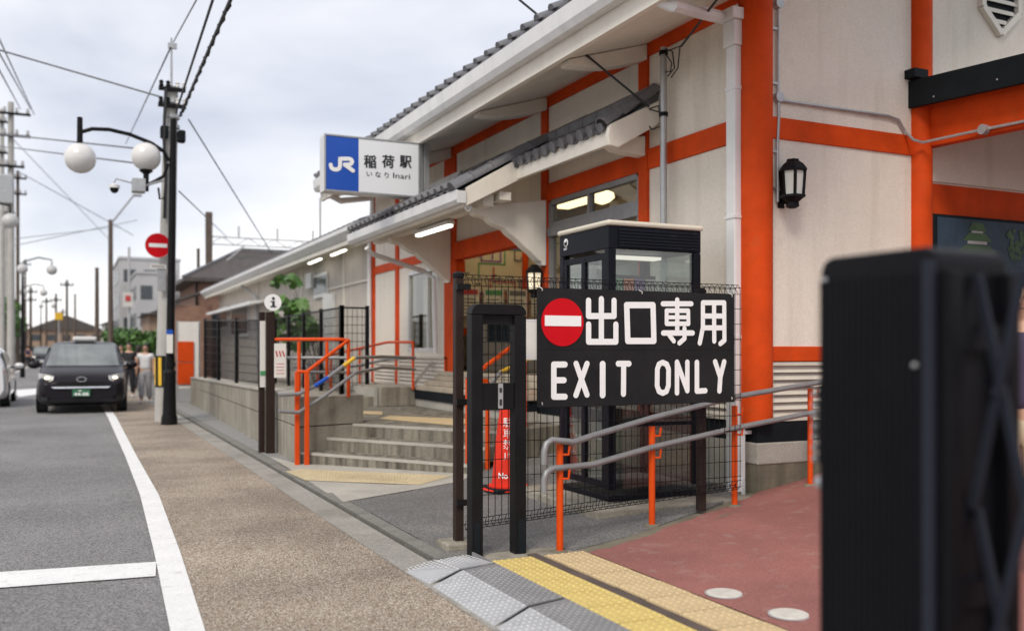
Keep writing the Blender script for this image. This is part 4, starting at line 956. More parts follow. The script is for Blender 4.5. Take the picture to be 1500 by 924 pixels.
for x, z in ((sx0 + .03, sz1 - .02), (sx1 - .03, sz1 - .02), ((sx0 + sx1) / 2, sz1 - .02), (sx0 + .03, sz0 + .02), (sx1 - .03, sz0 + .02)): MB().tube([(x, SY - .006, z), (x, SY - .012, z + .012), (x, SY + .03, z + .03)], .003, 5).build('tie', 'paper', es)
wb_ = (sx1 - sx0)
MB().box(sx0 + .004, sx1 - .004, SY - .0012, SY - .0004, sz0 + (sz1 - sz0) * .485, sz0 + (sz1 - sz0) * .488).build('seam', 'black_paint', es)

gf = thing('gate_frame', 'narrow black gate lock frame with rounded top standing before the fence', 'gate frame', (2.54, 5.55, 0))
GY = 5.53; gl = onY(697, 820, GY).x; gl0, gl1 = gl - .04, gl + .04; gr = onY(760, 808, GY).x; gr0, gr1 = gr - .042, gr + .042; gz = onY(730, 446, GY).z
MB().box(gl0, gl1, GY - .03, GY + .06, .0, gz - .07).build('leg', 'black_paint', gf, bevel=.006)
MB().box(gr0, gr1, GY - .03, GY + .06, .0, gz - .07).build('leg', 'black_paint', gf, bevel=.006)
arc = [(gl0, gz - .068)] + [(gl0 + .06 - .06 * math.cos(a), gz - .06 + .06 * math.sin(a)) for a in [i * math.pi / 12 for i in range(0, 7)]] + [(gr1 - .06 + .06 * math.sin(a), gz - .06 + .06 * math.cos(a)) for a in [i * math.pi / 12 for i in range(0, 7)]] + [(gr1, gz - .068)]
MB().ext([(x, GY - .03, z) for x, z in arc], (0, .09, 0)).build('top_rail', 'black_paint', gf, bevel=.005)
zl0, zl1 = onY(730, 600, GY).z, onY(730, 561, GY).z
lk = MB().box(gl1 + .002, gr0 - .002, GY - .02, GY + .05, zl0, zl1).build('lock_box', 'black_paint', gf, bevel=.004)
xm = onY(731, 580, GY).x
MB().box(xm - .017, xm + .017, GY - .026, GY - .021, zl0 + .01, zl1 - .002).build('lock_plate', 'galvanised', lk)
MB().box(xm - .008, xm + .008, GY - .03, GY - .0265, zl0 + .03, zl0 + .07).build('latch_slot', 'ink', lk); MB().box(xm - .008, xm + .008, GY - .03, GY - .0265, zl1 - .06, zl1 - .03).build('latch_slot', 'ink', lk)
for a, b in ((gl0 + .015, gl0 + .055), (gr0 + .02, gr1 - .01)): MB().box(a, b, GY - .036, GY - .0305, .0, .24).build('foot_plate', 'black_matte', gf)
MB().box(gl1 + .002, gr0 - .002, GY + .0, GY + .03, gz - .13, gz - .069).build('inner_frame', 'black_paint', gf)
wp = MB()
for i in range(3): x = gl1 + (gr0 - gl1) * (i + 1) / 4; wp.tube([(x, GY + .02, zl1), (x, GY + .02, gz - .13)], .0022, 5)
for i in range(5): z = zl1 + (gz - .13 - zl1) * (i + .5) / 5; wp.tube([(gl1, GY + .023, z), (gr0, GY + .023, z)], .0022, 5)
wp.build('wire_infill', 'black_paint', gf)
nb = thing('paper_notice', 'blank white paper sheet fixed to the fence between gate frame and sign', 'notice', onY(779, 497, FY - .04))
p0, p1 = onY(770, 527, FY - .045), onY(787, 468, FY - .045); MB().box(p0.x, p1.x, FY - .046, FY - .043, p0.z, p1.z).build('sheet', 'paper', nb); MB().box(p0.x, p1.x, FY - .048, FY - .0465, p1.z - .012, p1.z).build('top_strip', 'white_metal', nb)

# ------------------------------------------------------------------ phone booth
bx0, bx1, by0, by1 = 3.97, 4.89, 6.49, 7.33; bz = .115
pb = thing('phone_booth', 'dark blue phone booth with cream roof standing behind the exit sign', 'phone booth', (4.43, 6.9, bz))
MB().box(bx0 - .30, bx1 + .35, by0 - .32, by1 + .3, .0, bz - .002).build('base_slab', 'concrete', pb, bevel=.015)
MB().box(bx0, bx1, by0, by1, bz, bz + .045).build('floor_frame', 'navy_metal', pb, bevel=.006)
MB().ext([(bx0 - .02, by0 - .02, 2.37), (bx1 + .02, by0 - .02, 2.37), (bx1 + .02, by1 + .02, 2.37), (bx0 - .02, by1 + .02, 2.37)], (0, 0, .045)).build('roof', 'cream_metal', pb, bevel=.018)
for x, y in ((bx0, by0), (bx1 - .07, by0), (bx0, by1 - .07), (bx1 - .07, by1 - .07)): MB().box(x, x + .07, y, y + .07, bz + .092, 2.18).build('corner_post', 'navy_metal', pb, bevel=.006)
hd = MB().box(bx0, bx1, by0, by1, 2.182, 2.368).build('header', 'navy_metal', pb, bevel=.005)
for i in range(6):
    z = 2.20 + i * .026; MB().ext([(bx0 + .09, by0 - .012, z), (bx0 + .09, by0 - .002, z), (bx0 + .09, by0 - .002, z + .02), (bx0 + .09, by0 - .006, z + .02)], (bx1 - bx0 - .12, 0, 0)).build('louver_slat', 'navy_metal', hd)
lgy = by0 + .72; ring = MB()
ring.lathe([(.036, 0), (.036, .003)], (bx0 - .004, lgy, 2.30), 24, 'x'); lg = ring.build('logo_disc', 'letter_white', hd)
MB().lathe([(.024, 0), (.024, .003)], (bx0 - .0072, lgy, 2.296), 20, 'x').build('logo_hole', 'navy_metal', pb); MB().lathe([(.011, 0), (.011, .003)], (bx0 - .0104, lgy, 2.312), 14, 'x').build('logo_dot', 'letter_white', pb)
tl_ = MB(); text(tl_, 'NTT', (bx0 - .004, lgy + .035, 2.235), (0, -1, 0), (0, 0, 1), .026, .001, width=.06); tl_.build('lettering', 'letter_white', hd)
MB().box(bx0 + .07, bx1 - .07, by0 + .02, by0 + .026, .75, 2.18).build('pane', 'pane_clear', pb); MB().box(bx0 + .07, bx1 - .07, by0 + .02, by0 + .026, bz + .1, .72).build('pane', 'pane_clear', pb)
MB().box(bx0 + .07, bx1 - .07, by0 + .005, by0 + .045, .72, .75).build('cross_rail', 'navy_metal', pb)
dr = MB()
for a, b, c_, d in ((by0 + .07, by0 + .12, .22, 2.15), (by0 + .40, by0 + .46, .22, 2.15), (by1 - .12, by1 - .07, .22, 2.15)): dr.box(bx0 + .005, bx0 + .045, a, b, c_, d)
for z in (.22, 2.10, .95): dr.box(bx0 + .007, bx0 + .043, by0 + .12, by0 + .40, z, z + .05); dr.box(bx0 + .007, bx0 + .043, by0 + .46, by1 - .12, z, z + .05)
do = dr.build('door', 'navy_metal', pb)
MB().box(bx0 + .02, bx0 + .026, by0 + .12, by0 + .40, .27, 2.1).build('pane', 'pane_clear', do); MB().box(bx0 + .02, bx0 + .026, by0 + .46, by1 - .12, .27, 2.1).build('pane', 'pane_clear', do)
MB().box(bx0 - .03, bx0 + .004, by0 + .44, by0 + .47, 1.0, 1.3).build('handle', 'galvanised', do)
MB().box(bx1 - .03, bx1 - .024, by0 + .07, by1 - .07, bz + .1, 2.18).build('pane', 'pane_dim', pb); MB().box(bx0 + .07, bx1 - .07, by1 - .03, by1 - .024, bz + .1, 2.18).build('pane', 'pane_dim', pb)
MB().box(bx0 + .12, bx1 - .2, by0 + .3, by0 + .42, 2.14, 2.165).build('ceiling_lamp', 'lamp_dim', pb)
MB().box(bx0 + .2, bx1 - .1, by1 - .3, by1 - .05, 1.0, 1.05).build('shelf', 'navy_metal', pb)
ph = MB().box(bx0 + .3, bx0 + .6, by1 - .28, by1 - .06, 1.052, 1.5).build('telephone', 'phone_green', pb, bevel=.02)
MB().tube([(bx0 + .27, by1 - .3, 1.42), (bx0 + .25, by1 - .32, 1.3), (bx0 + .27, by1 - .3, 1.15)], .025, 8).build('receiver', 'phone_green', ph, smooth=True)
bd = MB().box(bx0 + .36, bx0 + .95 - .12, by0 + .55, by0 + .57, 1.80, 2.02).build('notice', 'black_matte', pb)
for i, m in enumerate(('map_green', 'map_orange', 'map_purple', 'paper')): MB().box(bx0 + .375 + i * .115, bx0 + .48 + i * .115, by0 + .545, by0 + .549, 1.83, 1.99).build('notice_tile', m, bd)

# ------------------------------------------------------------------ orange posts and grey handrails
def handrail(name, label, group='orange handrails'): return thing('handrail', label, 'handrail', (0, 0, 0), group)
def rail_set(root, m, pts, r): return MB().tube(pts, r, 10).build('rail', m, root, smooth=True)
hr = thing('handrail', 'grey double handrail on orange posts climbing the red ramp past the exit sign', 'handrail', (2.95, 5.44, 0), 'orange handrails')
posts = [(2.95, 5.44, -.01, 1360), (3.87, 5.72, .045, 0), (4.79, 5.92, .10, 0), (5.73, 6.05, .19, 0)]
tops = []
for (X, Y, z, _), (pxp, pyt) in zip(posts, ((820, 650), (955, 624), (1076, 594), (1187, 569))):
    zt2 = onY(pxp, pyt, Y).z; X = onY(pxp, pyt, Y).x; tops.append(Vector((X, Y, zt2)))
    p = MB().tube([(X, Y, z), (X, Y, zt2)], .024, 10).build('post', 'vermilion_paint', hr, smooth=True)
    zz = max(ramp(X, Y), court(X, Y)) if X > 3.1 else .012
    MB().lathe([(.062, -.02), (.055, .004), (.026, .012)], (X, Y, zz), 10).build('base_shadow_disc', 'concrete_moss', hr)  # dark disc round the post foot stands in for its contact shadow
    for dz in (-.01, -.17):
        MB().tube([(X, Y - .005, zt2 + dz - .06), (X + .05, Y - .03, zt2 + dz - .06), (X + .055, Y - .035, zt2 + dz + .0)], .009, 6).build('bracket', 'vermilion_paint', p, smooth=True)
def off(p, dz): return p + Vector((.05, -.04, dz))
e = tops[-1] + (tops[-1] - tops[-2]) * 2.2
u0 = onY(797, 662, 5.38); u1 = onY(806, 644, 5.38); u2 = onY(865, 640, 5.5)
rail_set(hr, 'rail_grey', [onY(797, 680, 5.38), onY(797, 662, 5.38), onY(800, 650, 5.38), onY(808, 644, 5.39), off(tops[0], .012) + Vector((.03, 0, 0)), onY(868, 638, 5.5), onY(955, 612, 5.68), onY(1076, 581, 5.88), onY(1200, 560, 6.0), onY(1330, 530, 6.05)], .022)
rail_set(hr, 'rail_grey', [onY(797, 722, 5.38), onY(797, 702, 5.38), onY(800, 692, 5.38), onY(808, 686, 5.39), onY(830, 684, 5.44), onY(868, 680, 5.5), onY(955, 655, 5.68), onY(1076, 627, 5.88), onY(1200, 602, 6.0), onY(1330, 572, 6.05)], .022)
# rails at the foot of the steps
h2 = thing('handrail', 'orange and grey handrail climbing the low wall beside the wide steps', 'handrail', (2.43, 10.9, 0), 'orange handrails')
A0, A1 = Vector((2.40, 10.86, 0)), Vector((2.50, 10.80, 0))
z_a = 1.10
for p in (A0, A1): MB().box(p.x - .025, p.x + .025, p.y - .025, p.y + .025, 0.01, z_a).build('post', 'vermilion_paint', h2, bevel=.005)
Tp = Vector((3.08, 11.1, 1.475)); MB().tube([(3.08, 11.1, .78), Tp], .023, 10).build('post', 'vermilion_paint', h2, smooth=True)
MB().tube([onY(479, 558, 11.02) , onY(479, 500, 11.02)], .021, 8).build('post', 'vermilion_paint', h2, smooth=True)
MB().tube([onY(438, 600, 11.0), onY(438, 500, 11.0)], .021, 8).build('post', 'vermilion_paint', h2, smooth=True)
MB().tube([A0 + Vector((0, 0, z_a)), A1 + Vector((0, 0, z_a)), Tp, Tp - Vector((.1, -.1, -.01)), onY(404, 497, 12.2)], .022, 10).build('rail', 'vermilion_paint', h2, smooth=True)
g = [onY(408, 578, 10.78), onY(437, 577, 10.78), onY(460, 566, 10.85)]
g2 = [onY(460, 566, 10.85), onY(480, 553, 10.9)]; g3 = [onY(480, 553, 10.9), onY(503, 536, 10.97)]; g4 = [onY(503, 536, 10.97), onY(519, 524, 11.0)]
for a, m in ((g, 'rail_grey'), (g3, 'rail_grey')): rail_set(h2, m, a, .024)
rail_set(h2, 'jr_blue', g2, .0245); rail_set(h2, 'hazard_yellow', g4, .0245)
rail_set(h2, 'rail_grey', [onY(408, 602, 10.78), onY(437, 604, 10.78), onY(475, 580, 10.9), onY(520, 546, 11.0), onY(560, 538, 12.0), onY(608, 541, 13.4)], .022)
rail_set(h2, 'rail_grey', [onY(412, 524, 12.6), onY(470, 524, 12.4), onY(520, 524, 12.2), onY(560, 522, 12.8), onY(608, 524, 13.4)], .022)
rail_set(h2, 'rail_grey', [onY(445, 545, 11.6), onY(500, 545, 11.8), onY(520, 546, 11.9)], .018)
h3 = thing('handrail', 'orange ramp railing in front of the station between the wall and the corner post', 'handrail', (5.0, 14.2, .75), 'orange handrails')
P = [onX(480, 521, 4.6), onX(527, 510, 4.75), onX(568, 501, 4.95), onX(605, 501, 5.0)]
MB().tube(P, .023, 10).build('rail', 'vermilion_paint', h3, smooth=True)
for (px, py0, py1, X) in ((605, 570, 501, 5.0), (527, 574, 510, 4.75), (485, 578, 520, 4.6), (500, 575, 516, 4.66), (465, 577, 524, 4.55)):
    MB().tube([onX(px, py0, X), onX(px, py1, X)], .022, 8).build('post', 'vermilion_paint', h3, smooth=True)
rail_set(h3, 'rail_grey', [onX(430, 538, 4.5), onX(480, 541, 4.6), onX(527, 535, 4.7), onX(568, 526, 4.9), onX(606, 524, 4.98)], .024)
h4 = thing('handrail', 'orange centre handrail on the wide steps seen through the black gate frame', 'handrail', (3.8, 9.0, .08), 'orange handrails')
B0, B1 = onG(685, 691), onG(714, 687)
MB().tube([B0, B0 + Vector((0, 0, .98))], .026, 8).build('post', 'vermilion_paint', h4, smooth=True); MB().tube([B1, B1 + Vector((0, 0, .95))], .026, 8).build('post', 'vermilion_paint', h4, smooth=True)
T2 = B0 + NV * 1.2 + Vector((0, 0, 1.45)); MB().tube([T2 - Vector((0, 0, 1.1)), T2], .026, 8).build('post', 'vermilion_paint', h4, smooth=True)
MB().tube([B1 + Vector((0, 0, .95)), B0 + Vector((0, 0, .98)), T2], .026, 8).build('rail', 'vermilion_paint', h4, smooth=True)
rail_set(h4, 'rail_grey', [B0 + Vector((.05, -.05, .72)), B0 + (T2 - B0) * .45 + Vector((.05, -.05, .40))], .023); rail_set(h4, 'hazard_yellow', [B0 + (T2 - B0) * .45 + Vector((.05, -.05, .40)), T2 + Vector((.05, -.05, -.25))], .0235)

# ------------------------------------------------------------------ traffic cone
cpos = onG(744, 717); cpos = Vector((cpos.x, cpos.y, court(cpos.x, 0)))
co = thing('traffic_cone', 'red traffic cone with white lettering behind the gate frame', 'traffic cone', cpos)
MB().ext([cpos + Vector((x, y, .0)) for x, y in ((-.2, -.2), (.2, -.2), (.2, .2), (-.2, .2))], (0, 0, .035)).build('rubber_base', 'black_matte', co, bevel=.012)
MB().lathe([(.19, .036), (.19, .05), (.155, .056), (.15, .10), (.105, .55), (.055, .90), (.03, .91)], cpos, 24).build('cone_body', 'cone_red', co, smooth=True)
MB().lathe([(.225, .006), (.24, .012), (.225, .02)], cpos, 24).build('base_ring', 'cone_red', co)
def on_cone(mb, s, h, size, phi0, bold=.002, wd=None):
    v, f = text_faces(s, size, bold, 'CENTER'); o = []
    for p in v:
        z = h + p.y; r = .15 + (z - .10) * (.105 - .15) / .45 + .003; a = phi0 + p.x / r
        o.append(cpos + Vector((r * math.cos(a), r * math.sin(a), z)))
    mb.add(o, f)
lt_ = MB(); phi = math.atan2(-cpos.y, -cpos.x)
on_cone(lt_, 'No P', .125, .075, phi - .12, .001)
for i, ch in enumerate('駐車禁止'): on_cone(lt_, ch, .60 - i * .10, .095, phi + .0, 0)
lt_.build('lettering', 'letter_white', co)

# ------------------------------------------------------------------ information post
ip = thing('information_post', 'slim dark brown information post with a round white i disc on top', 'information sign', (2.34, 12.4, 0))
for px0, px1, pyb, dy in ((379, 387.5, 656, .0), (389.5, 402, 668, -.15)):
    q = onZ((px0 + px1) / 2, pyb, .02); y = 12.4 + dy; xa, xb = onY(px0, 600, y).x, onY(px1, 600, y).x
    MB().box(xa, xb, y - .04, y + .04, .016, onY(px0, 457, y).z).build('post', 'brown_paint', ip, bevel=.005)
xa, xb = onY(381, 500, 12.34).x, onY(388.5, 500, 12.34).x
MB().box(xa, xb, 12.335, 12.357, onY(385, 567, 12.34).z, onY(385, 470, 12.34).z).build('map_strip', 'paper', ip); MB().box(xa, xb, 12.330, 12.334, onY(385, 550, 12.34).z, onY(385, 543, 12.34).z).build('map_band', 'map_green', ip)
dcn = onY(400, 443, 12.2); MB().lathe([(.108, 0), (.108, .03)], dcn, 28, 'y').build('i_disc', 'letter_white', ip)
MB().bar(dcn + Vector((0, .02, -.2)), dcn + Vector((0, .02, -.1)), .03, .02).build('disc_stem', 'brown_paint', ip)
ti = MB()
for a, b, c_, d in ((-.012, .02, -.055, .02), (-.032, .02, .005, .02), (-.036, .04, -.062, -.045)): ti.box(dcn.x + a, dcn.x + b, dcn.y - .004 - .001 * abs(a), dcn.y - .001, dcn.z + c_, dcn.z + d)
ti.lathe([(.02, 0), (.02, .003)], dcn + Vector((.003, -.005, .052)), 14, 'y'); ti.build('i_mark', 'ink', ip)
wn = thing('white_board', 'small white board with faint red writing tied to the orange railing', 'notice board', onY(410, 528, 11.5))
p0, p1 = onY(402, 553, 11.5), onY(419, 503, 11.5); MB().box(p0.x, p1.x, 11.5, 11.515, p0.z, p1.z).build('board', 'paper', wn)
rs = MB()
for i, (a, b) in enumerate(((.12, .3), (.42, .6), (.68, .92))): rs.bar((p0.x + (p1.x - p0.x) * a, 11.498, p1.z - .09), (p0.x + (p1.x - p0.x) * (b - .05), 11.498, p1.z - .16), .004, .016)
for i in range(4): rs.bar((p0.x + .02, 11.4985, p0.z + .05 + i * .04), (p1.x - .02, 11.4985, p0.z + .05 + i * .04), .003, .006)
rs.build('red_writing', 'map_red', wn)

# ------------------------------------------------------------------ fences on the low wall and the ramp
def mesh_fence(label, pts, z0f, z1f, npost, cat='fence', vs_=.085, hs=.14):
    r = thing('mesh_fence', label, cat, (pts[0][0], pts[0][1], z0f(0)), 'dark mesh fences')
    A, B = Vector((*pts[0], 0)), Vector((*pts[1], 0)); Ln = (B - A).length; d = (B - A) / Ln
    for i in range(npost + 1):
        t = i / npost; p = A + d * Ln * t; MB().box(p.x - .03, p.x + .03, p.y - .03, p.y + .03, z0f(t), z1f(t) + .05).build('post', 'black_paint', r)
    m = MB(); n = int(Ln / vs_)
    for i in range(n + 1): t = i / n; p = A + d * Ln * t; m.bar((p.x, p.y, z0f(t) + .05), (p.x, p.y, z1f(t)), .007, .007)
    n2 = int((z1f(0) - z0f(0)) / hs)
    for k in range(n2 + 1):
        f = k / n2; m.bar((A.x, A.y, z0f(0) + .05 + (z1f(0) - z0f(0) - .05) * f), (B.x, B.y, z0f(1) + .05 + (z1f(1) - z0f(1) - .05) * f), .010, .010)
    m.build('wire_mesh', 'black_paint', r, kind='stuff')
    MB().bar((A.x, A.y, z1f(0) + .01), (B.x, B.y, z1f(1) + .01), .03, .03).build('top_rail', 'black_paint', r)
mesh_fence('dark mesh fence standing on the low concrete wall behind the street lamp', ((2.66, 14.6), (2.86, 22.6)), lambda t: topz(Vector((0, 14.6 + 8 * t, 0))) + .03, lambda t: 1.80 + .24 * t, 3)
mesh_fence('dark mesh fence along the ramp with a fig plant growing behind', ((4.2, 15.6), (4.2, 21.2)), lambda t: .60, lambda t: 2.07 - .02 * t, 4)
mesh_fence('short dark mesh fence panel turned across the ramp beside the downpipe', ((4.22, 15.6), (4.66, 15.6)), lambda t: .60, lambda t: 2.07, 1)
bp_ = thing('barrier_panel', 'weathered orange barrier panels fixed to a grey sheet at the fence end', 'barrier', (2.7, 24.8, 0))
pl = [onY(262, 471, 24.8), onY(291, 471, 24.8), onY(291, 568, 24.8), onY(262, 568, 24.8)]
MB().box(pl[0].x, pl[1].x, 24.8, 24.85, pl[2].z, pl[0].z).build('sheet', 'paper', bp_)
for a, b in ((500, 530), (531, 563)): MB().box(onY(260, a, 24.77).x, onY(284, a, 24.77).x, 24.76, 24.79, onY(262, b, 24.77).z, onY(262, a, 24.77).z).build('orange_panel', 'vermilion', bp_, bevel=.01)
for px in (261, 292): q = onY(px, 500, 24.82); MB().box(q.x - .03, q.x + .03, 24.87, 24.92, 0, 2.1).build('stake', 'galvanised', bp_)
# ------------------------------------------------------------------ annex and houses behind
an = thing('station_annex', 'long low white annex with a white gutter beyond the station', 'building', (5.2, 18, 0))
GX = 5.27; ZG = 3.80; AX = 5.9; YA0, YA1 = 17.8, 42.0
MB().box(AX, 11, YA0, YA1, 0, 4.0).build('wall', 'annex_wall', an)
MB().ext([(GX, YA0, ZG), (11, YA0, ZG + 2.2), (11, YA0, ZG + 2.32), (GX, YA0, ZG + .12)], (0, YA1 - YA0 + .3, 0)).build('roof', 'roof_dark', an)
rl0 = None
for i in range(60):
    y = YA0 + .2 + i * .4; o = MB().ext([(0, .05 * math.cos(math.pi * j / 6), .05 * math.sin(math.pi * j / 6)) for j in range(7)], (.3, 0, .11)).build('eave_tile', 'roof_tile', an) if rl0 is None else inst(rl0, an)
    rl0 = rl0 or o; o.location = Vector((GX - .08, y, ZG + .12))
MB().ext([(GX - .12, YA0, ZG + .02), (GX - .01, YA0, ZG - .12), (GX + .0, YA0, ZG + .10), (GX - .12, YA0, ZG + .10)], (0, YA1 - YA0 + .3, 0)).build('gutter', 'white_metal', an)
MB().box(GX + .062, AX, YA0 + .1, YA1, ZG - .10, ZG - .05).build('soffit', 'white_wood', an)
MB().box(GX + .01, GX + .06, YA0 + .1, YA1, ZG - .22, ZG - .01).build('fascia', 'white_wood', an)
for y in (19.6, 21.6, 26.0, 33.0): MB().box(AX - .03, AX, y - .03, y + .03, .7, ZG - .1).build('wall_batten', 'white_wood', an)
MB().box(AX - .035, AX, 18.1, 24, 2.86, 2.90).build('wall_batten', 'white_wood', an)
def anwin(px0, px1, py0, py1):
    a, b = onX(px0, py1, AX - .03), onX(px1, py0, AX - .03); z1 = onX(px0, py0, AX).z; f = MB().box(AX - .06, AX - .01, b.y, a.y, a.z - .1, z1).build('window', 'white_metal', an)
    MB().box(AX - .07, AX - .061, b.y + .06, a.y - .06, a.z, z1 - .07).build('pane', 'window_dark', f)
anwin(461, 480, 404, 432); anwin(320, 334, 452, 480); anwin(340, 364, 448, 490)
p_, q_ = onX(370, 441, 5.3), onX(306, 452, 5.3); MB().ext([(5.2, p_.y, p_.z - .1), (AX, p_.y, p_.z + .02), (AX, p_.y, p_.z + .1), (5.2, p_.y, p_.z)], (0, q_.y - p_.y, 0)).build('awning', 'white_metal', an)
MB().box(AX - .08, AX - .01, 22.4, 23.4, .7, 2.75).build('door', 'white_metal', an)
MB().tube([(GX + .1, 33, ZG - .2), (AX - .1, 32.5, ZG - .6), (AX - .08, 32.5, .7)], .05, 8).build('downpipe', 'galvanised', an, smooth=True)
MB().box(AX - .15, AX - .01, 24.4, 25.0, 3.0, 3.4).build('wall_box', 'white_metal', an)

bh = thing('brick_house', 'brown walled house with a dark sloping roof beyond the annex', 'house', (5.5, 48, 0))
MB().box(5.7, 16, 48, 56, 0, 4.9).build('wall', 'brown_brick', bh)
ea, eb, r0, r1, e2, e3 = (5.0, 47.4, 4.9), (17, 47.4, 4.9), (8.3, 51.6, 6.75), (14, 51.6, 6.75), (17, 56.4, 4.9), (5.0, 56.4, 4.9)
hip = MB(); hip.add([ea, eb, r0, r1, e2, e3] + [(x, y, z - .18) for x, y, z in (ea, eb, e2, e3)], [(0, 1, 3, 2), (1, 4, 3), (4, 5, 2, 3), (5, 0, 2), (6, 7, 1, 0), (7, 8, 4, 1), (8, 9, 5, 4), (9, 6, 0, 5), (9, 8, 7, 6)])
hr_ = hip.build('roof', 'roof_dark', bh)
MB().bar(r0, r1, .3, .22).build('ridge', 'roof_tile', hr_); MB().bar(ea, r0, .2, .15).build('ridge', 'roof_tile', hr_)
MB().box(6.4, 7.4, 47.93, 47.99, 2.0, 3.3).build('window', 'window_dark', bh)
MB().tube([(5.65, 47.9, 0), (5.65, 47.9, 4.7)], .05, 6).build('downpipe', 'black_paint', bh)
sh = thing('brown_shed', 'low rust brown shed standing between the annex and the brown house', 'shed', (4.0, 42.6, 0))
MB().box(4.15, 5.65, 42.5, 47.3, 0, 3.3).build('wall', 'brown_brick', sh); MB().ext([(3.8, 42.3, 3.3), (5.9, 42.3, 4.1), (5.9, 42.3, 4.2), (3.8, 42.3, 3.42)], (0, 5.1, 0)).build('roof', 'roof_dark', sh)
MB().box(4.12, 4.16, 43.3, 44.3, 1.3, 2.4).build('window', 'window_dark', sh)

def block(label, x0, x1, y0, y1, h, m, floors, cols, roof=None, cat='building'):
    r = thing('far_house' if cat == 'house' else 'far_building', label, cat, ((x0 + x1) / 2, y0, 0), 'far buildings along the street')
    MB().box(x0, x1, y0, y1, 0, h).build('wall', m, r)
    if roof: MB().ext([(x0 - .4, y0 - .5, h), (x1 + .4, y0 - .5, h), ((x0 + x1) / 2, y0 - .5, h + (x1 - x0) * .22)], (0, y1 - y0 + 1, 0)).build('roof', roof, r)
    else: MB().box(x0 - .1, x1 + .1, y0 - .1, y1 + .1, h + .002, h + .25).build('parapet', m, r)
    for f in range(floors):
        z = 1.0 + f * (h - .8) / floors
        for c in range(cols):
            x = x0 + (x1 - x0) * (c + .5) / cols; wd = (x1 - x0) / cols * .3
            MB().box(x - wd, x + wd, y0 - .05, y0 - .01, z, z + (h - .8) / floors * .5).build('window', 'window_dark', r)
        ny = max(2, int((y1 - y0) / 3)); xs_ = x0 if (x0 + x1) / 2 > 0 else x1; s = -1 if (x0 + x1) / 2 > 0 else 1
        for c in range(ny):
            y = y0 + (y1 - y0) * (c + .5) / ny
            MB().box(min(xs_, xs_ + s * .05), max(xs_, xs_ + s * .05), y - .8, y + .8, z, z + (h - .8) / floors * .5).build('window', 'window_dark', r)
block('grey apartment block, tallest building down the street', 4.6, 10.4, 102, 116, 10.6, 'far_grey', 4, 3)
block('lower grey block in front of the tall apartment block', 5.6, 9, 92, 101, 8.4, 'far_grey', 3, 2)
block('pale flat roofed building left of the tall apartment block', 10.6, 16, 96, 110, 8.2, 'far_grey', 3, 4)
block('white low building behind the green shrubs', 9.2, 16, 74, 86, 5.6, 'far_white', 2, 4)
block('brown tiled house behind the street poles', 4.8, 9, 66, 73, 3.7, 'far_brown', 1, 3, 'roof_dark', 'house')
hs = [('first low brown house on the left far side of the street', -9.5, -4.6, 84, 92, 4.2, 'far_brown'), ('pale house on the left far side of the street', -9.6, -4.8, 96, 106, 4.6, 'far_white'),
      ('dark roofed grey house on the left far side of the street', -9.8, -4.9, 110, 120, 4.4, 'far_grey'), ('farthest brown house on the left of the street', -10, -5, 126, 140, 4.6, 'far_brown'),
      ('brown house on the right far beyond the apartment block', 4.6, 9, 124, 134, 4.6, 'far_brown'), ('last pale house at the right end of the street', 4.4, 9, 140, 152, 5.0, 'far_white')]
for lb, a, b, c_, d, hh, m in hs: block(lb, a, b, c_, d, hh, m, 2, 2, 'roof_dark', 'house')
block('house closing the view at the end of the street', -7, 6, 196, 206, 5.2, 'far_brown', 2, 5, 'roof_dark', 'house')

# catenary mast with its truss, and a thin antenna pole
ct = thing('railway_mast', 'dark railway mast with a lattice beam above the brown house roof', 'mast', (6.8, 50, 0))
q = onY(306, 311, 50); MB().box(q.x - .16, q.x + .16, 49.84, 50.16, 0, q.z).build('column', 'wood_pole', ct)
zt0 = onY(320, 347, 50).z; zt1 = onY(320, 358, 50).z
tm = MB(); xr = q.x + 8
for z in (zt0, zt1): tm.bar((q.x, 50, z), (xr, 50, z - .0), .06, .06)
for i in range(12): a = q.x + i * 8 / 12; tm.bar((a, 50, zt0 if i % 2 else zt1), (a + 8 / 12, 50, zt1 if i % 2 else zt0), .04, .04)
tm.build('truss', 'far_grey', ct); MB().bar((q.x, 50, zt1 - 1.6), (q.x + 1.8, 50, zt1), .08, .08).build('brace', 'far_grey', ct)
for dx in (1.5, 3.5, 5.4): MB().box(q.x + dx - .04, q.x + dx + .04, 49.96, 50.04, zt0 + .05, zt0 + .6).build('insulator', 'far_grey', ct)
MB().tube([(q.x - .5, 50.2, 2), (q.x - .5, 50.2, 6.6)], .08, 6).build('earth_pipe', 'wood_pole', ct)
q = onY(469, 290, 30); tagged(MB().tube([(q.x, 30, 3.5), (q.x, 30, q.z)], .035, 6).build('antenna_pole', 'far_grey'), 'thin antenna pole rising above the annex roof', 'pole')

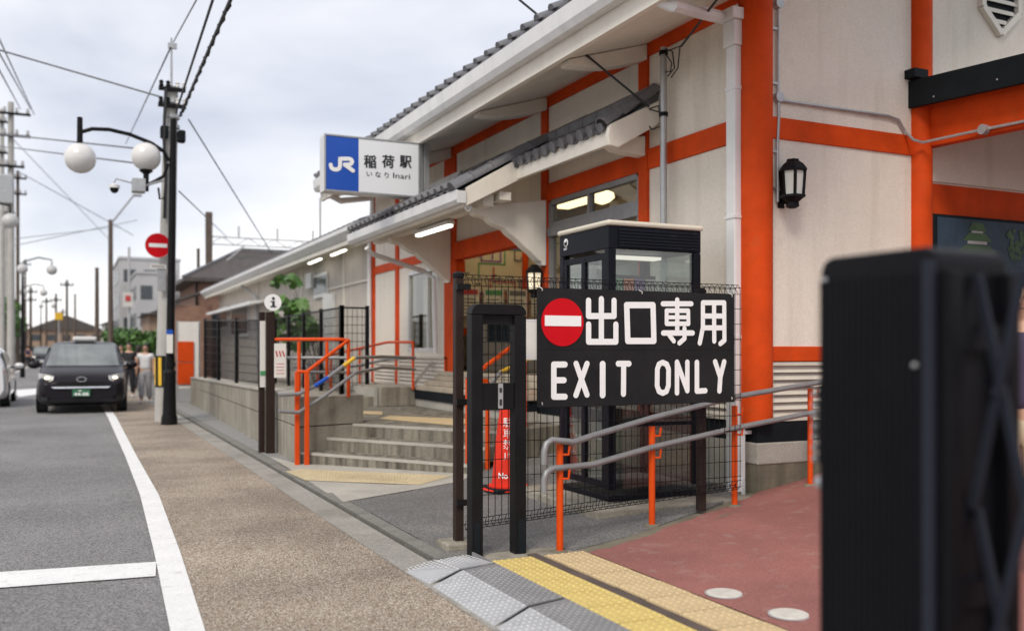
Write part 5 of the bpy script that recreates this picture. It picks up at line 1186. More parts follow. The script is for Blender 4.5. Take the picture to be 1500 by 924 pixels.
# ------------------------------------------------------------------ street pole, lamp, signs
bp = Vector((1.64, 17.9, .006)); lean = (onY(254, 175, 17.9).x - 1.64)
sl_ = thing('street_lamp', 'tall black street lamp post with two white globes on curved arms', 'street lamp', bp)
zt2 = onY(251, 175, 17.9).z
lp_ = MB().lathe([(.145, 0), (.14, .12), (.12, .2), (.10, .9), (.112, .93), (.10, .97), (.075, 1.0), (.066, 3), (.055, zt2)], (0, 0, 0), 14)
lp_.v = [bp + Vector((v.x + lean * v.z / zt2, v.y, v.z)) for v in lp_.v]; lp_.build('post', 'black_paint', sl_, smooth=True)
MB().lathe([(.09, 0), (.09, .09)], (bp.x + .02, bp.y, 1.05), 14).build('post_collar', 'black_paint', sl_)
def P_(x, y): return onY(x, y, 17.9)
MB().tube([P_(247, 236), P_(240, 222), P_(222, 210), P_(190, 197), P_(160, 190), P_(135, 189), P_(117, 194)], .035, 8).build('arm', 'black_paint', sl_, smooth=True)
MB().tube([P_(117, 172), P_(117, 214)], .045, 8, .05).build('hanger', 'black_paint', sl_)
MB().sphere(P_(117.5, 232), .262, 22, 14).build('globe', 'globe_white', sl_, smooth=True)
MB().sphere(P_(214, 230), .255, 22, 14).build('globe', 'globe_white', sl_, smooth=True)
q = P_(214, 251); MB().lathe([(.10, .03), (.12, 0), (.05, -.05), (.045, -.36)], q, 12).build('globe_cup', 'black_paint', sl_)
MB().tube([P_(214, 272), P_(226, 266), P_(240, 258), P_(246, 240)], .03, 8).build('arm', 'black_paint', sl_, smooth=True)
lb_ = MB().box(bp.x - .06, bp.x + .05, bp.y - .14, bp.y - .125, 1.30, 1.72).build('post_label', 'paper', sl_); MB().box(bp.x - .06, bp.x + .05, bp.y - .143, bp.y - .1405, 1.64, 1.72).build('label_band', 'jr_blue', lb_)

up = thing('utility_pole', 'grey concrete utility pole with a yellow and black band behind the street lamp', 'utility pole', (1.55, 18.8, 0))
ub_ = onY(240, 600, 18.8); ut_ = onY(251, 128, 18.8); ub_.z = 0; MB().tube([ub_, ut_], .172, 16, .125).build('shaft', 'pole_concrete', up, smooth=True)
u = ub_.copy()
z0b, z1b = onY(235, 567, 18.6).z, onY(235, 521, 18.6).z
bd_ = MB().lathe([(.180, z0b), (.177, z1b)], u + Vector((.02, 0, 0)), 24).build('band', 'black_matte', up, smooth=True)
for i in range(8):
    a0_ = i * math.pi / 4; st_ = MB()
    rr_ = .184; pts = []
    for t in (0, .18, .36): pts.append((u.x + .02 + rr_ * math.cos(a0_ + t), u.y + rr_ * math.sin(a0_ + t)))
    for (xa, ya), (xb, yb) in zip(pts, pts[1:]): st_.face((xa, ya, z0b + .03), (xb, yb, z0b + .03), (xb - .003, yb, z1b - .03), (xa - .003, ya, z1b - .03))
    st_.build('yellow_stripe', 'hazard_yellow', bd_)
u = Vector((ut_.x, ut_.y, 0))
MB().tube([(u.x, u.y, ut_.z - .3), (u.x, u.y, onY(250, 56, 18.8).z)], .028, 7, .02).build('mast', 'galvanised', up)
z = onY(250, 62, 18.8).z; MB().box(u.x - .06, u.x + .1, u.y - .03, u.y + .03, z - .12, z - .02).build('mast_clamp', 'galvanised', up)
for py, wd in ((134, .24), (158, .25)):
    z = onY(250, py, 18.8).z; MB().box(u.x - wd, u.x + wd, u.y - .19, u.y - .12, z - .035, z + .035).build('crossarm', 'black_paint', up)
    for dx in (-wd * .8, -wd * .3, wd * .4, wd * .9): MB().lathe([(.03, .0), (.045, .03), (.03, .06), (.045, .09), (.02, .12)], (u.x + dx, u.y - .155, z + .036), 8).build('insulator', 'globe_white' if dx > 0 else 'black_paint', up)
for py, dx in ((200, .17), (196, -.14)): z = onY(250, py, 18.8).z; MB().box(u.x + dx - .07, u.x + dx + .07, u.y - .22, u.y - .04, z - .13, z + .1).build('junction_box', 'black_matte', up, bevel=.03)
MB().tube([onY(243, 130, 18.6), onY(240, 200, 18.6), onY(243, 260, 18.6), onY(241, 320, 18.6)], .03, 6).build('riser_cable', 'cable', up, smooth=True)
MB().tube([onY(232, 275, 18.6), onY(234, 292, 18.6), onY(240, 290, 18.6)], .02, 6).build('cable_loop', 'cable', up, smooth=True)
for py in (150, 172, 186): z = onY(250, py, 18.8).z; MB().lathe([(.155, -.03), (.155, .03)], (u.x, u.y, z), 14).build('band_clamp', 'galvanised', up)
ne = thing('no_entry_sign', 'round red no entry sign on the grey utility pole', 'traffic sign', onY(231, 359, 18.5))
q = onY(231.5, 359.5, 18.52); MB().lathe([(.232, 0), (.232, .012)], q, 32, 'y').build('plate', 'letter_white', ne); MB().lathe([(.225, 0), (.225, .004)], q + Vector((0, -.0045, 0)), 32, 'y').build('red_disc', 'sign_red', ne)
MB().box(q.x - .16, q.x + .16, q.y - .0075, q.y - .005, q.z - .035, q.z + .035).build('white_bar', 'letter_white', ne)
q2 = onY(233, 390, 18.52); MB().box(q2.x - .15, q2.x + .12, q2.y, q2.y + .01, q2.z - .035, q2.z + .035).build('sub_plate', 'paper', ne)
st2 = MB()
for i in range(6): st2.box(q2.x - .13 + i * .04, q2.x - .105 + i * .04, q2.y - .003, q2.y - .001, q2.z - .02, q2.z + .02)
st2.build('plate_text', 'ink_soft', ne)
MB().box(q.x - .02, q.x + .02, q.y + .013, q.y + .25, q.z - .02, q.z + .02).build('bracket', 'galvanised', ne)
wd_ = thing('pole_plate', 'pale blue rectangular plate strapped to the utility pole below the round sign', 'plate', onY(237, 408, 18.55))
a, b = onY(230, 426, 18.55), onY(243, 394, 18.55); MB().box(a.x, b.x, 18.55, 18.57, a.z, b.z).build('plate', 'galvanised', wd_, bevel=.004)
cm = thing('security_camera', 'grey camera box and dark dome camera on the lamp post arm', 'camera', onY(204, 272, 17.8))
a, b = onY(193, 281, 17.8), onY(213, 263, 17.8); MB().box(a.x, b.x, 17.7, 17.95, a.z, b.z).build('housing', 'galvanised', cm, bevel=.01)
MB().tube([onY(213, 272, 17.8), onY(240, 264, 17.9)], .022, 6).build('arm', 'galvanised', cm)
MB().tube([onY(193, 268, 17.8), onY(170, 262, 17.8), onY(167, 268, 17.8)], .014, 6).build('arm', 'galvanised', cm)
dq = onY(167.5, 274, 17.8); MB().lathe([(.03, .06), (.09, .03), (.09, -.02)], dq, 14).build('dome_cap', 'white_metal', cm); MB().sphere(dq - Vector((0, 0, .04)), .072, 14, 8).build('dome_lens', 'black_paint', cm, smooth=True)

# ------------------------------------------------------------------ poles and lamps down the street
def pole(label, px, ptop, t, r=.13, m='pole_concrete', arms=(), lamp=None):
    g0 = atT(px, HOR, t); r_ = thing('utility_pole', label, 'utility pole', (g0.x, g0.y, 0), 'poles down the street')
    zt = EYE + t * (HOR - ptop) / FPX
    MB().lathe([(r * 1.15, 0), (r * .8, zt)], (g0.x, g0.y, 0), 10).build('shaft', m, r_, smooth=True)
    for py, half in arms:
        z = EYE + t * (HOR - py) / FPX; hw_ = half * t / FPX
        MB().box(g0.x - hw_, g0.x + hw_, g0.y - .28, g0.y - .16, z - .05, z + .05).build('crossarm', 'black_paint', r_)
        for k in (-.85, -.3, .3, .85): MB().lathe([(.05, 0), (.08, .08), (.05, .14), (.06, .22)], (g0.x + hw_ * k, g0.y - .22, z + .051), 6).build('insulator', 'far_grey', r_)
    if lamp:
        q = atT(lamp[0], lamp[1], t); MB().tube([(g0.x, g0.y, zt - .2), q], .05, 6).build('lamp_arm', 'galvanised', r_); MB().box(q.x - .05, q.x + .35, q.y - .12, q.y + .12, q.z - .05, q.z + .08).build('lamp_head', 'galvanised', r_, bevel=.03)
    return r_
p1 = pole('nearest concrete pole at the left edge with wide crossarms', 16, 150, 42, .15, arms=((168, 26), (200, 26), (245, 18)))
MB().box(p1.location.x - .5, p1.location.x + .1, p1.location.y - .6, p1.location.y - .2, 7.9, 9.2).build('transformer', 'galvanised', p1, bevel=.05)
pole('thin concrete pole left of the wide crossarm pole', 3, 160, 50, .13, arms=((180, 14), (225, 14)))
pole('wooden pole with a slanting lamp arm behind the taxi', 162, 322, 44, .12, 'wood_pole', lamp=(196, 286))
pole('short dark pole left of the slanting lamp arm pole', 142, 392, 56, .13, 'wood_pole')
pole('slim grey pole between the no entry sign and the lamp arm pole', 189, 362, 60, .09, 'far_grey')
pole('far pole just left of the taxi roof', 82, 430, 100, .13, 'wood_pole', arms=((440, 8),))
pole('far pole above the distant traffic', 98, 410, 84, .12, 'wood_pole', arms=((418, 9),))
pole('far thin pole left of the short dark pole', 110, 430, 115, .13, 'wood_pole')
pole('far pole among the left lamps', 45, 420, 90, .13, 'wood_pole', arms=((428, 9), (440, 8)))
pole('faint far pole beside the left lamps', 68, 436, 120, .13, 'wood_pole', arms=((442, 6),))
pole('slim pole with two crossarms right of the left edge pole', 26, 250, 62, .12, 'wood_pole', arms=((262, 12), (285, 12)))
pole('crossarm pole standing left of the distant walkers', 9, 300, 78, .13, arms=((312, 12), (330, 12)))
pole('distant pole with one crossarm in line with the taxi mirror', 37, 380, 104, .12, 'wood_pole', arms=((388, 8),))
pole('distant dark pole right of the yellow sign', 92, 452, 130, .12, 'wood_pole', arms=((458, 5),))
def twin_lamp(label, px, py, t, k=1.0):
    g0 = atT(px, HOR, t); r_ = thing('street_lamp', label, 'street lamp', (g0.x, g0.y, 0), 'globe lamps down the street'); q = atT(px, py, t)
    MB().lathe([(.12, 0), (.09, 1), (.05, q.z + .3)], (g0.x, g0.y, 0), 8).build('post', 'black_paint', r_, smooth=True)
    MB().sphere(q + Vector((0, -.1, 0)), .25, 12, 8).build('globe', 'globe_far', r_, smooth=True)
    MB().tube([(q.x, q.y, q.z + .35), (q.x + .7, q.y, q.z + .6), (q.x + 1.3, q.y, q.z + .5), (q.x + 1.3, q.y, q.z + .2)], .035, 6).build('arm', 'black_paint', r_)
    MB().sphere((q.x + 1.3, q.y, q.z), .25, 12, 8).build('globe', 'globe_far', r_, smooth=True)
for lb, px, py, t in (('nearest far globe lamp at the left edge of the photo', -52, 320, 30), ('globe lamp right of the left crossarm pole', 33, 394, 46), ('globe lamp below the left lamps, halfway down the street', 34, 428, 66), ('farthest globe lamp above the road end', 60, 448, 110)): twin_lamp(lb, px, py, t)
ysn = thing('yellow_sign', 'small yellow sign above the road far down the street', 'sign', atT(86, 463, 90)); q = atT(86, 463, 90); MB().box(q.x - .35, q.x + .35, q.y, q.y + .05, q.z - .35, q.z + .35).build('plate', 'hazard_yellow', ysn); MB().tube([(q.x, q.y + .1, 0), (q.x, q.y + .1, q.z)], .05, 6).build('post', 'far_grey', ysn)
bsg = thing('red_sign', 'small white shop sign with a red square behind the thin poles', 'sign', atT(190, 440, 58)); q = atT(190, 440, 58); MB().box(q.x - .4, q.x + .2, q.y, q.y + .2, q.z - .4, q.z + .5).build('board', 'far_white', bsg); MB().box(q.x - .25, q.x + .05, q.y - .03, q.y - .005, q.z - .05, q.z + .3).build('face', 'map_red', bsg); MB().tube([(q.x, q.y + .3, 0), (q.x, q.y + .3, q.z)], .06, 6).build('post', 'far_grey', bsg)

# overhead lines
ub = Vector((1.55, 18.65, 0))
def over(label, px0, py0, t0, px1, py1, t1, r, m='cable', k0=0.0, k1=2.0, sag=.0):
    a, b = atT(px0, py0, t0), atT(px1, py1, t1); cable(label, [a - (b - a) * k0, a, b, b + (b - a) * k1], r, m, sag=sag)
over('thick black cable from the pole to the top, left of the twisted bundle', 258, 165, 17.6, 312, 0, 12, .02, k1=1.2)
over('thick twisted cable bundle leaving the pole to the upper right', 264, 170, 17.6, 338, 0, 11.6, .026, k1=1.2)
tb = MB(); a, b = atT(264, 170, 17.6), atT(338, 0, 11.6); d = b - a
tb.tube([a + d * i / 60 + Vector((.032 * math.cos(i * 1.3), 0, .032 * math.sin(i * 1.3))) for i in range(130)], .010, 5)
tagged(tb.build('overhead_cable', 'cable', smooth=True), 'wire wound in a spiral round the thick cable bundle', 'cable', 'overhead cables')
over('thin grey wire from the mast top towards the top edge', 254, 62, 18.6, 288, 0, 13.5, .012, 'cable_grey')
over('uppermost thin wire crossing the sky from the left corner', 238, 93, 17.6, 15, 0, 16.5, .018, 'cable_grey', k1=1)
over('second thin wire crossing the sky to the left edge', 238, 143, 17.6, 0, 74, 17.5, .018, 'cable_grey', k1=1)
over('long wire from the lamp height to the left crossarms', 240, 222, 17.6, 60, 203, 24, .02, 'cable_grey', k1=1)
over('slack wire between the globes and the left pole', 205, 240, 17.6, 30, 218, 30, .02, 'cable_grey', k1=1)
over('steep thin wire from the mast down to the left', 250, 70, 17.6, 194, 190, 34, .016, 'cable', k1=.4)
over('faint wire falling from the pole to the annex', 276, 175, 17.6, 385, 350, 26, .014, 'cable_grey', k1=.2)
over('wire falling to the railway mast from the pole', 262, 280, 17.6, 330, 345, 40, .014, 'cable_grey', k1=.1)
for i, (x0, y0, x1, y1) in enumerate(((0, 80, 45, 160), (0, 105, 30, 160), (0, 60, 50, 168))): over(('left', 'middle', 'right')[i] + ' of the three wires running down to the wide crossarms', x0, y0, 22, x1, y1, 41, .02, 'cable_grey', k0=.3, k1=0)
for i, (x0, y0, x1, y1, t) in enumerate(((20, 205, 140, 330, 60), (20, 350, 150, 335, 60), (20, 310, 140, 295, 44), (20, 360, 165, 330, 50), (24, 250, 160, 325, 48))): over(('first', 'second', 'third', 'fourth', 'fifth')[i] + ' thin wire strung from the left pole to the lamp arm pole', x0, y0, 43, x1, y1, t, .018, 'cable_grey', k1=.3)

# ------------------------------------------------------------------ shrubs and the fig plant
def foliage(name, label, c, rad, n, size, mats, cat='shrub', group=None, trunk=True, seed=1):
    rg = random.Random(seed); r = thing(name, label, cat, (c[0], c[1], 0), group)
    clumps = [(Vector((rg.uniform(-.75, .75) * rad[0], rg.uniform(-.75, .75) * rad[1], rg.uniform(-.6, .7) * rad[2])), rg.uniform(.3, .55)) for _ in range(12)]
    for k, m in enumerate(mats):
        mb = MB()
        for i in range(n // len(mats)):
            cc, cr_ = rg.choice(clumps); d = Vector((rg.gauss(0, 1), rg.gauss(0, 1), rg.gauss(0, 1))).normalized() * (rg.random() ** .4) * cr_
            p = Vector(c) + cc + Vector((d.x * rad[0], d.y * rad[1], d.z * rad[2]))
            a = Vector((rg.gauss(0, 1), rg.gauss(0, 1), rg.gauss(0, 1))).normalized(); b = a.orthogonal().normalized(); s = size * rg.uniform(.6, 1.4)
            mb.face(p - a * s, p + b * s * .5, p + a * s, p - b * s * .5)
        mb.build('foliage', m, r)
    if trunk:
        for i in range(4):
            e = Vector(c) + Vector((rg.uniform(-.4, .4) * rad[0], rg.uniform(-.4, .4) * rad[1], rad[2] * .3)); MB().tube([(c[0] + rg.uniform(-.1, .1), c[1], 0), (Vector((c[0], c[1], 0)) + e) / 2 + Vector((rg.uniform(-.15, .15), 0, 0)), e], .05, 6, .015).build('stem', 'bark', r)
    return r
GS = 'green shrubs down the street'
for i, (lb, px, t, rad, z) in enumerate((('round green shrub right behind the taxi roof', 176, 52, (1.3, 1.2, 1.0), 1.5), ('bright green shrub left of the utility pole', 214, 48, (1.1, 1.1, .9), 1.6), ('dark green shrub between the two bright ones', 196, 58, (1.4, 1.2, 1.1), 1.5), ('small green tree at the left edge of the street', 4, 60, (1.2, 1.2, 1.5), 3.4))):
    g0 = atT(px, HOR, t); foliage('shrub', lb, (g0.x, g0.y, z), rad, 1500, .16, ['leaf_b', 'leaf_a'] if i != 2 else ['leaf_a', 'leaf_c'], group=GS, seed=i + 3)
fig = thing('fig_plant', 'leafy green fig plant growing behind the ramp fence', 'plant', (4.9, 19.6, .6))
def leafmesh():
    m = MB(); n = 9; rim = []
    for i in range(n * 2):
        a = math.pi * 2 * i / (n * 2); r = .5 + (.16 if i % 2 else -.06) + .18 * math.cos(a); rim.append((r * math.cos(a), r * math.sin(a) * .9, -.12 * r * r + .05 * math.sin(3 * a)))
    return m.add([(0, 0, .03)] + rim, [(0, i + 1, (i + 1) % (2 * n) + 1) for i in range(2 * n)])
rg = random.Random(11); lf = None
stems = [onX(x, y, 4.9) for x, y in ((425, 405), (430, 430), (415, 445), (440, 470), (420, 480), (408, 462), (445, 440))]
for s_ in stems: MB().tube([(4.9 + rg.uniform(-.1, .1), 19.6 + rg.uniform(-.4, .4), .6), Vector((4.9, 19.6, 1)).lerp(s_, .5) + Vector((0, rg.uniform(-.2, .2), .1)), s_], .018, 6, .008).build('stem', 'bark', fig, smooth=True)
spots = [(x, y) for x, y in ((412, 408), (405, 412), (425, 408), (432, 412), (400, 468), (408, 440), (418, 446), (430, 440), (440, 446), (436, 458), (424, 462), (412, 470), (446, 460), (452, 472), (440, 478), (428, 482), (416, 490), (404, 488), (450, 488), (436, 496), (424, 500), (410, 504), (458, 482), (398, 478), (444, 504))]
k = 0
for x, y in spots:
    for rep in range(6):
        p = onX(x + rg.uniform(-6, 6), y + rg.uniform(-6, 6), 4.9 + rg.uniform(-.3, .35)); s = rg.uniform(.18, .38)
        M_ = Matrix.Translation(p - fig.location) @ Matrix.Rotation(rg.uniform(0, 6.3), 4, 'Z') @ Matrix.Rotation(rg.uniform(.3, 1.3), 4, 'Y') @ Matrix.Scale(s, 4)
        if lf is None: lf = leafmesh().build('leaf', 'leaf_b', None, smooth=True); lf.parent = fig; lf.matrix_basis = M_; lf2 = lf.data.copy(); lf2.materials.clear(); lf2.materials.append(MATS['leaf_a'])
        else:
            c = lf.copy(); COL.objects.link(c); c.matrix_basis = M_
            if k % 3 == 0: c.data = lf2
        k += 1

# ------------------------------------------------------------------ cars
def car(label, loc, rz, paint, taxi, group='cars on the street'):
    r = thing('taxi' if taxi else 'car', label, 'taxi' if taxi else 'car', (0, 0, 0), group)
    #       y     zb   wb   wm    zm    wbelt zbelt  wtop  ztop
    ST = [(-2.12, .30, .55, .66, .48, .66, .66, .55, .70),
          (-2.06, .24, .68, .77, .48, .76, .72, .60, .80),
          (-1.90, .17, .76, .83, .50, .82, .82, .64, .92),
          (-1.55, .17, .80, .845, .55, .83, .93, .68, 1.02),
          (-1.18, .17, .81, .85, .58, .83, 1.00, .70, 1.08),
          (-.95, .17, .81, .85, .60, .825, 1.02, .73, 1.22),
          (-.40, .17, .81, .85, .60, .82, 1.04, .66, 1.58),
          (.10, .17, .81, .85, .60, .82, 1.05, .66, 1.67),
          (1.0, .17, .81, .85, .60, .82, 1.07, .66, 1.675),
          (1.75, .17, .81, .845, .60, .81, 1.08, .64, 1.61),
          (2.02, .26, .76, .82, .60, .79, 1.06, .56, 1.40),
          (2.10, .32, .68, .76, .60, .74, .98, .52, 1.12)]
    m = MB(); prof = []
    for y, zb, wb_, wm, zm, wl, zl, wt, zt in ST:
        ring = [(wb_ * .6, zb), (wb_, zb + .02), (wm, zb + .16), (wm, zm), (wl, zl), (wl * .55 + wt * .45, zl * .5 + zt * .5), (wt, zt - .03), (wt * .82, zt), (wt * .35, zt + .015)]
        prof.append([(x, y, z) for x, z in ring] + [(-x, y, z) for x, z in reversed(ring)])
    n = len(prof[0]); o = len(m.v)
    for p in prof: m.v += [Vector(q) for q in p]
    for i in range(len(prof) - 1):
        for j in range(n): m.f.append((i * n + j, i * n + (j + 1) % n, (i + 1) * n + (j + 1) % n, (i + 1) * n + j))
    m.f.append(tuple(range(n))); m.f.append(tuple(reversed([(len(prof) - 1) * n + j for j in range(n)])))
    b = m.build('body', paint, r, smooth=True); sdv = b.modifiers.new('smooth', 'SUBSURF'); sdv.levels = 1; sdv.render_levels = 2
    for p in b.data.polygons: p.use_smooth = True
    g = MB(); g.grid(lambda u, v: ((u - .5) * 2 * (.71 - .10 * v), -1.21 + .88 * v - .10 * (1 - (2 * u - 1) ** 2) - .015, 1.075 + .515 * v + .018), 10, 6); g.build('windscreen', 'windscreen_sky_glass', r, smooth=True)
    MB().grid(lambda u, v: ((u - .5) * 2 * (.62 - .1 * v), 2.13 - .14 * v, 1.03 + .40 * v), 6, 4).build('rear_window', 'car_glass', r, smooth=True)
    for s in (-1, 1):
        w_ = MB()
        for a, b2 in ((-.62, -.05), (0, .85), (.9, 1.7)): w_.ext([(s * .80, a, 1.10), (s * .80, b2, 1.10), (s * .70, b2, 1.52), (s * .70, max(a, -.25) if a < -.1 else a, 1.52)], (s * .012, 0, .004))
        w_.build('side_window', 'car_glass', r)
        hl = MB().ext([(s * .50, -2.03, .86), (s * .72, -1.93, .92), (s * .80, -1.78, .93), (s * .80, -1.86, .76), (s * .66, -2.02, .72), (s * .52, -2.08, .76)], (0, -.035, .0)); ho_ = hl.build('headlight', 'lens_grey', r, bevel=.01); MB().sphere((s * .63, -2.055, .82), .045, 10, 6, (1.2, .7, .8)).build('bulb', 'headlamp' if taxi else 'chrome', ho_)
        MB().ext([(s * .60, -2.115, .30), (s * .74, -2.05, .30), (s * .78, -2.0, .62), (s * .70, -2.09, .66)], (0, -.02, 0)).build('fog_lamp_recess', 'car_trim', r)
        MB().sphere((s * .96, -.72, 1.10), .12, 12, 8, (1, .55, .75)).build('wing_mirror', paint, r, smooth=True); MB().bar((s * .80, -.74, 1.06), (s * .92, -.74, 1.08), .05, .05).build('mirror_arm', 'car_trim', r)
        MB().ext([(s * .55, 2.10, 1.0), (s * .78, 2.0, 1.0), (s * .76, 2.02, .75), (s * .55, 2.13, .75)], (0, .02, 0)).build('tail_lamp', 'sign_red', r)
        for y in (-1.35, 1.35):
            MB().lathe([(.36, 0), (.36, .012)], (s * .842 - .006, y, .33), 20, 'x').build('wheel_arch', 'car_trim', r)
            wl_ = MB().lathe([(.20, -.09), (.29, -.10), (.305, -.06), (.305, .06), (.29, .10), (.20, .09)], (s * .76, y, .305), 20, 'x').build('tyre', 'tyre', r, smooth=True)
            MB().lathe([(.195, -.095), (.195, .095)], (s * .76, y, .305), 16, 'x').build('rim', 'chrome', wl_)
    MB().ext([(-.42, -2.10, .74), (.42, -2.10, .74), (.52, -2.07, .62), (-.52, -2.07, .62)], (0, -.05, 0)).build('grille', 'car_trim', r)
    MB().ext([(-.56, -2.10, .625), (.56, -2.10, .625), (.50, -2.12, .585), (-.50, -2.12, .585)], (0, -.05, 0)).build('chrome_bar', 'chrome', r, bevel=.008)
    MB().ext([(-.60, -2.14, .34), (.60, -2.14, .34), (.70, -2.12, .27), (-.70, -2.12, .27)], (0, -.04, 0)).build('lower_intake', 'car_trim', r)
    ring = MB()
    for i in range(20): a = i * math.pi / 10; ring.bar((.085 * math.cos(a), -2.165, .79 + .055 * math.sin(a)), (.085 * math.cos(a + math.pi / 10), -2.165, .79 + .055 * math.sin(a + math.pi / 10)), .014, .014)
    ring.build('emblem', 'chrome', r)
    npl = MB().box(-.165, .165, -2.175, -2.16, .40, .565).build('number_plate', 'plate_green' if taxi else 'paper', r, bevel=.006)
    if taxi:
        tt = MB(); text(tt, '・・44-06'[-5:], (-.14, -2.1765, .42), (1, 0, 0), (0, 0, 1), .10, .003, width=.28); text(tt, '500', (-.06, -2.1765, .515), (1, 0, 0), (0, 0, 1), .045, .001); tt.build('plate_number', 'letter_white', npl)
        MB().box(-.24, .24, -.05, .14, 1.69, 1.80).build('roof_sign', 'globe_white', r, bevel=.03)
        MB().box(-.2, .2, .0, .1, 1.67, 1.70).build('roof_sign_base', 'car_trim', r)
        MB().box(-.5, .5, -.6, -.5, .9, 1.35).build('seat_back', 'cloth_grey', r)
    for s in (-1, 1): MB().bar((s * .1, -1.20, 1.09), (s * .55, -1.08, 1.16), .02, .02).build('wiper', 'car_trim', r)
    r.location = loc; r.rotation_euler = (0, 0, rz); return r
car('black taxi van with lit headlights and a white roof lamp driving towards the station', (.33, 23.95, 0), R(-2.5), 'car_black', True).scale = (1.05, 1, .93)
car('white car cut by the left edge, driving away beside the taxi', (-2.15, 26.9, 0), R(180), 'car_white', False).scale = (1, 1, .86)
ly = MB(); far_c = car('small dark car far down the road left of the taxi', (-1.9, 84, 0), R(0), 'car_black', False)

# ------------------------------------------------------------------ people
def skin_mesh(verts, edges, name, sub=2):
    me = bpy.data.meshes.new(name); me.from_pydata([v[0] for v in verts], edges, [])
    o = bpy.data.objects.new(name, me); COL.objects.link(o); o.modifiers.new('skin', 'SKIN'); ss = o.modifiers.new('sub', 'SUBSURF'); ss.levels = sub
    for i, v in enumerate(verts):
        q = me.skin_vertices[0].data[i]; q.radius = v[1] if isinstance(v[1], tuple) else (v[1], v[1]); q.use_root = (i == 0)
    dg = bpy.context.evaluated_depsgraph_get(); ev = o.evaluated_get(dg); r = bpy.data.meshes.new_from_object(ev)
    bpy.data.objects.remove(o)
    for p in r.polygons: p.use_smooth = True
    return r
def person(label, loc, rz, shirt, legs, hair_m='hair', h=1.65, stride=.18, long_hair=False, group='people on the footpath', sleeve=.5, bag=None, bend=0.0):
    k = h / 1.74; r = thing('person', label, 'person', (0, 0, 0), group)
    V = [((0, 0, .95), (.15, .105)), ((0, 0, 1.12), (.135, .10)), ((0, .01, 1.30), (.165, .11)), ((0, .015, 1.43), (.10, .075)), ((0, .01, 1.50), .052), ((0, -.01, 1.56), .062), ((0, -.015, 1.63), (.078, .098)), ((0, -.005, 1.70), (.07, .085)), ((0, -.0, 1.735), .04)]
    E = [(0, 1), (1, 2), (2, 3), (3, 4), (4, 5), (5, 6), (6, 7), (7, 8)]
    arms, legv = {}, {}
    for s in (-1, 1):
        b0 = len(V); sw = s * stride * .6
        A = [((s * .17, .01, 1.41), .06), ((s * .215, .02 - sw * .2, 1.28), .047), ((s * .24, .03 - sw * .5, 1.12), .04), ((s * .25, -.03 - sw * 1.0, .92), .029), ((s * .25, -.05 - sw * 1.1, .85), (.016, .036))]
        V += A; E += [(3, b0), (b0, b0 + 1), (b0 + 1, b0 + 2), (b0 + 2, b0 + 3), (b0 + 3, b0 + 4)]; arms[s] = A
        b1 = len(V); st_ = s * stride
        Lg = [((s * .09, 0, .87), .10), ((s * .095, -.03 + st_ * .5 - .02, .50), .062), ((s * .095, st_ + .02, .09), .042), ((s * .10, st_ - .02, .05), .042), ((s * .105, st_ - .13, .035), .036)]
        V += Lg; E += [(0, b1), (b1, b1 + 1), (b1 + 1, b1 + 2), (b1 + 2, b1 + 3), (b1 + 3, b1 + 4)]; legv[s] = Lg
    me = skin_mesh(V, E, 'body'); extra = MB()
    for s in (-1, 1):
        hand = Vector(arms[s][4][0])
        for i, (dy, ln) in enumerate(((-.028, .065), (-.01, .078), (.008, .074), (.026, .058))): extra.tube([hand + Vector((0, dy, -.02)), hand + Vector((-s * .008, dy * 1.1, -.02 - ln * .55)), hand + Vector((-s * .022, dy * 1.1, -.02 - ln))], .0088, 5, .006)
        extra.tube([hand + Vector((0, -.03, .02)), hand + Vector((-s * .012, -.055, -.01)), hand + Vector((-s * .02, -.06, -.04))], .0095, 5, .007)
        extra.sphere((s * .08, .0, 1.615), .022, 8, 6, (.5, 1, 1.4))
    extra.sphere((0, -.112, 1.605), .016, 8, 6, (.8, 1, 1.3))
    o2 = len(me.vertices); vv = [tuple(v.co) for v in me.vertices] + [tuple(v) for v in extra.v]; ff = [tuple(p.vertices) for p in me.polygons] + [tuple(i + o2 for i in f) for f in extra.f]
    me = bpy.data.meshes.new('body'); me.from_pydata(vv, [], ff)
    for p in me.polygons: p.use_smooth = True
    def put(name, mesh, m):
        ob = bpy.data.objects.new(name, mesh); COL.objects.link(ob); mesh.materials.append(MATS[m]); ob.parent = r; ob.scale = (k, k, k); return ob
    put('body', me, 'skin')
    eyes = MB()
    for s in (-1, 1): eyes.sphere((s * .032, -.098, 1.635), .012, 8, 6, (1.2, .6, .7))
    eyes.box(-.022, .022, -.104, -.096, 1.565, 1.571); put('face_features', eyes.mesh('face_features'), 'hair')
    # hair cap
    hm = MB(); hm.sphere((0, .012, 1.665), .108, 14, 10, (.9, 1.05, .95)); hm.v = [v for v in hm.v]
    for v in hm.v:
        if v.y < -.03 and v.z < 1.69: v.y = -.03 + (v.y + .03) * .2; v.z = max(v.z, 1.60)
        if long_hair and v.z < 1.66 and v.y > 0: v.z = 1.66 - (1.66 - v.z) * 3.0
    put('hair', hm.mesh('hair', smooth=True), hair_m)
    grow = lambda q, d: (q[0], tuple(x + d for x in q[1]) if isinstance(q[1], tuple) else q[1] + d)
    SV = [grow(V[0], .03), grow(V[1], .028), grow(V[2], .022), grow(V[3], .016)]; SE = [(0, 1), (1, 2), (2, 3)]
    for s in (-1, 1):
        b0 = len(SV); A = arms[s]; SV += [grow(A[0], .02), grow(A[1], .024)]; SE += [(3, b0), (b0, b0 + 1)]
        if sleeve > .6: SV += [grow(A[2], .022), grow(A[3], .02)]; SE += [(b0 + 1, b0 + 2), (b0 + 2, b0 + 3)]
    put('shirt', skin_mesh(SV, SE, 'shirt'), shirt)
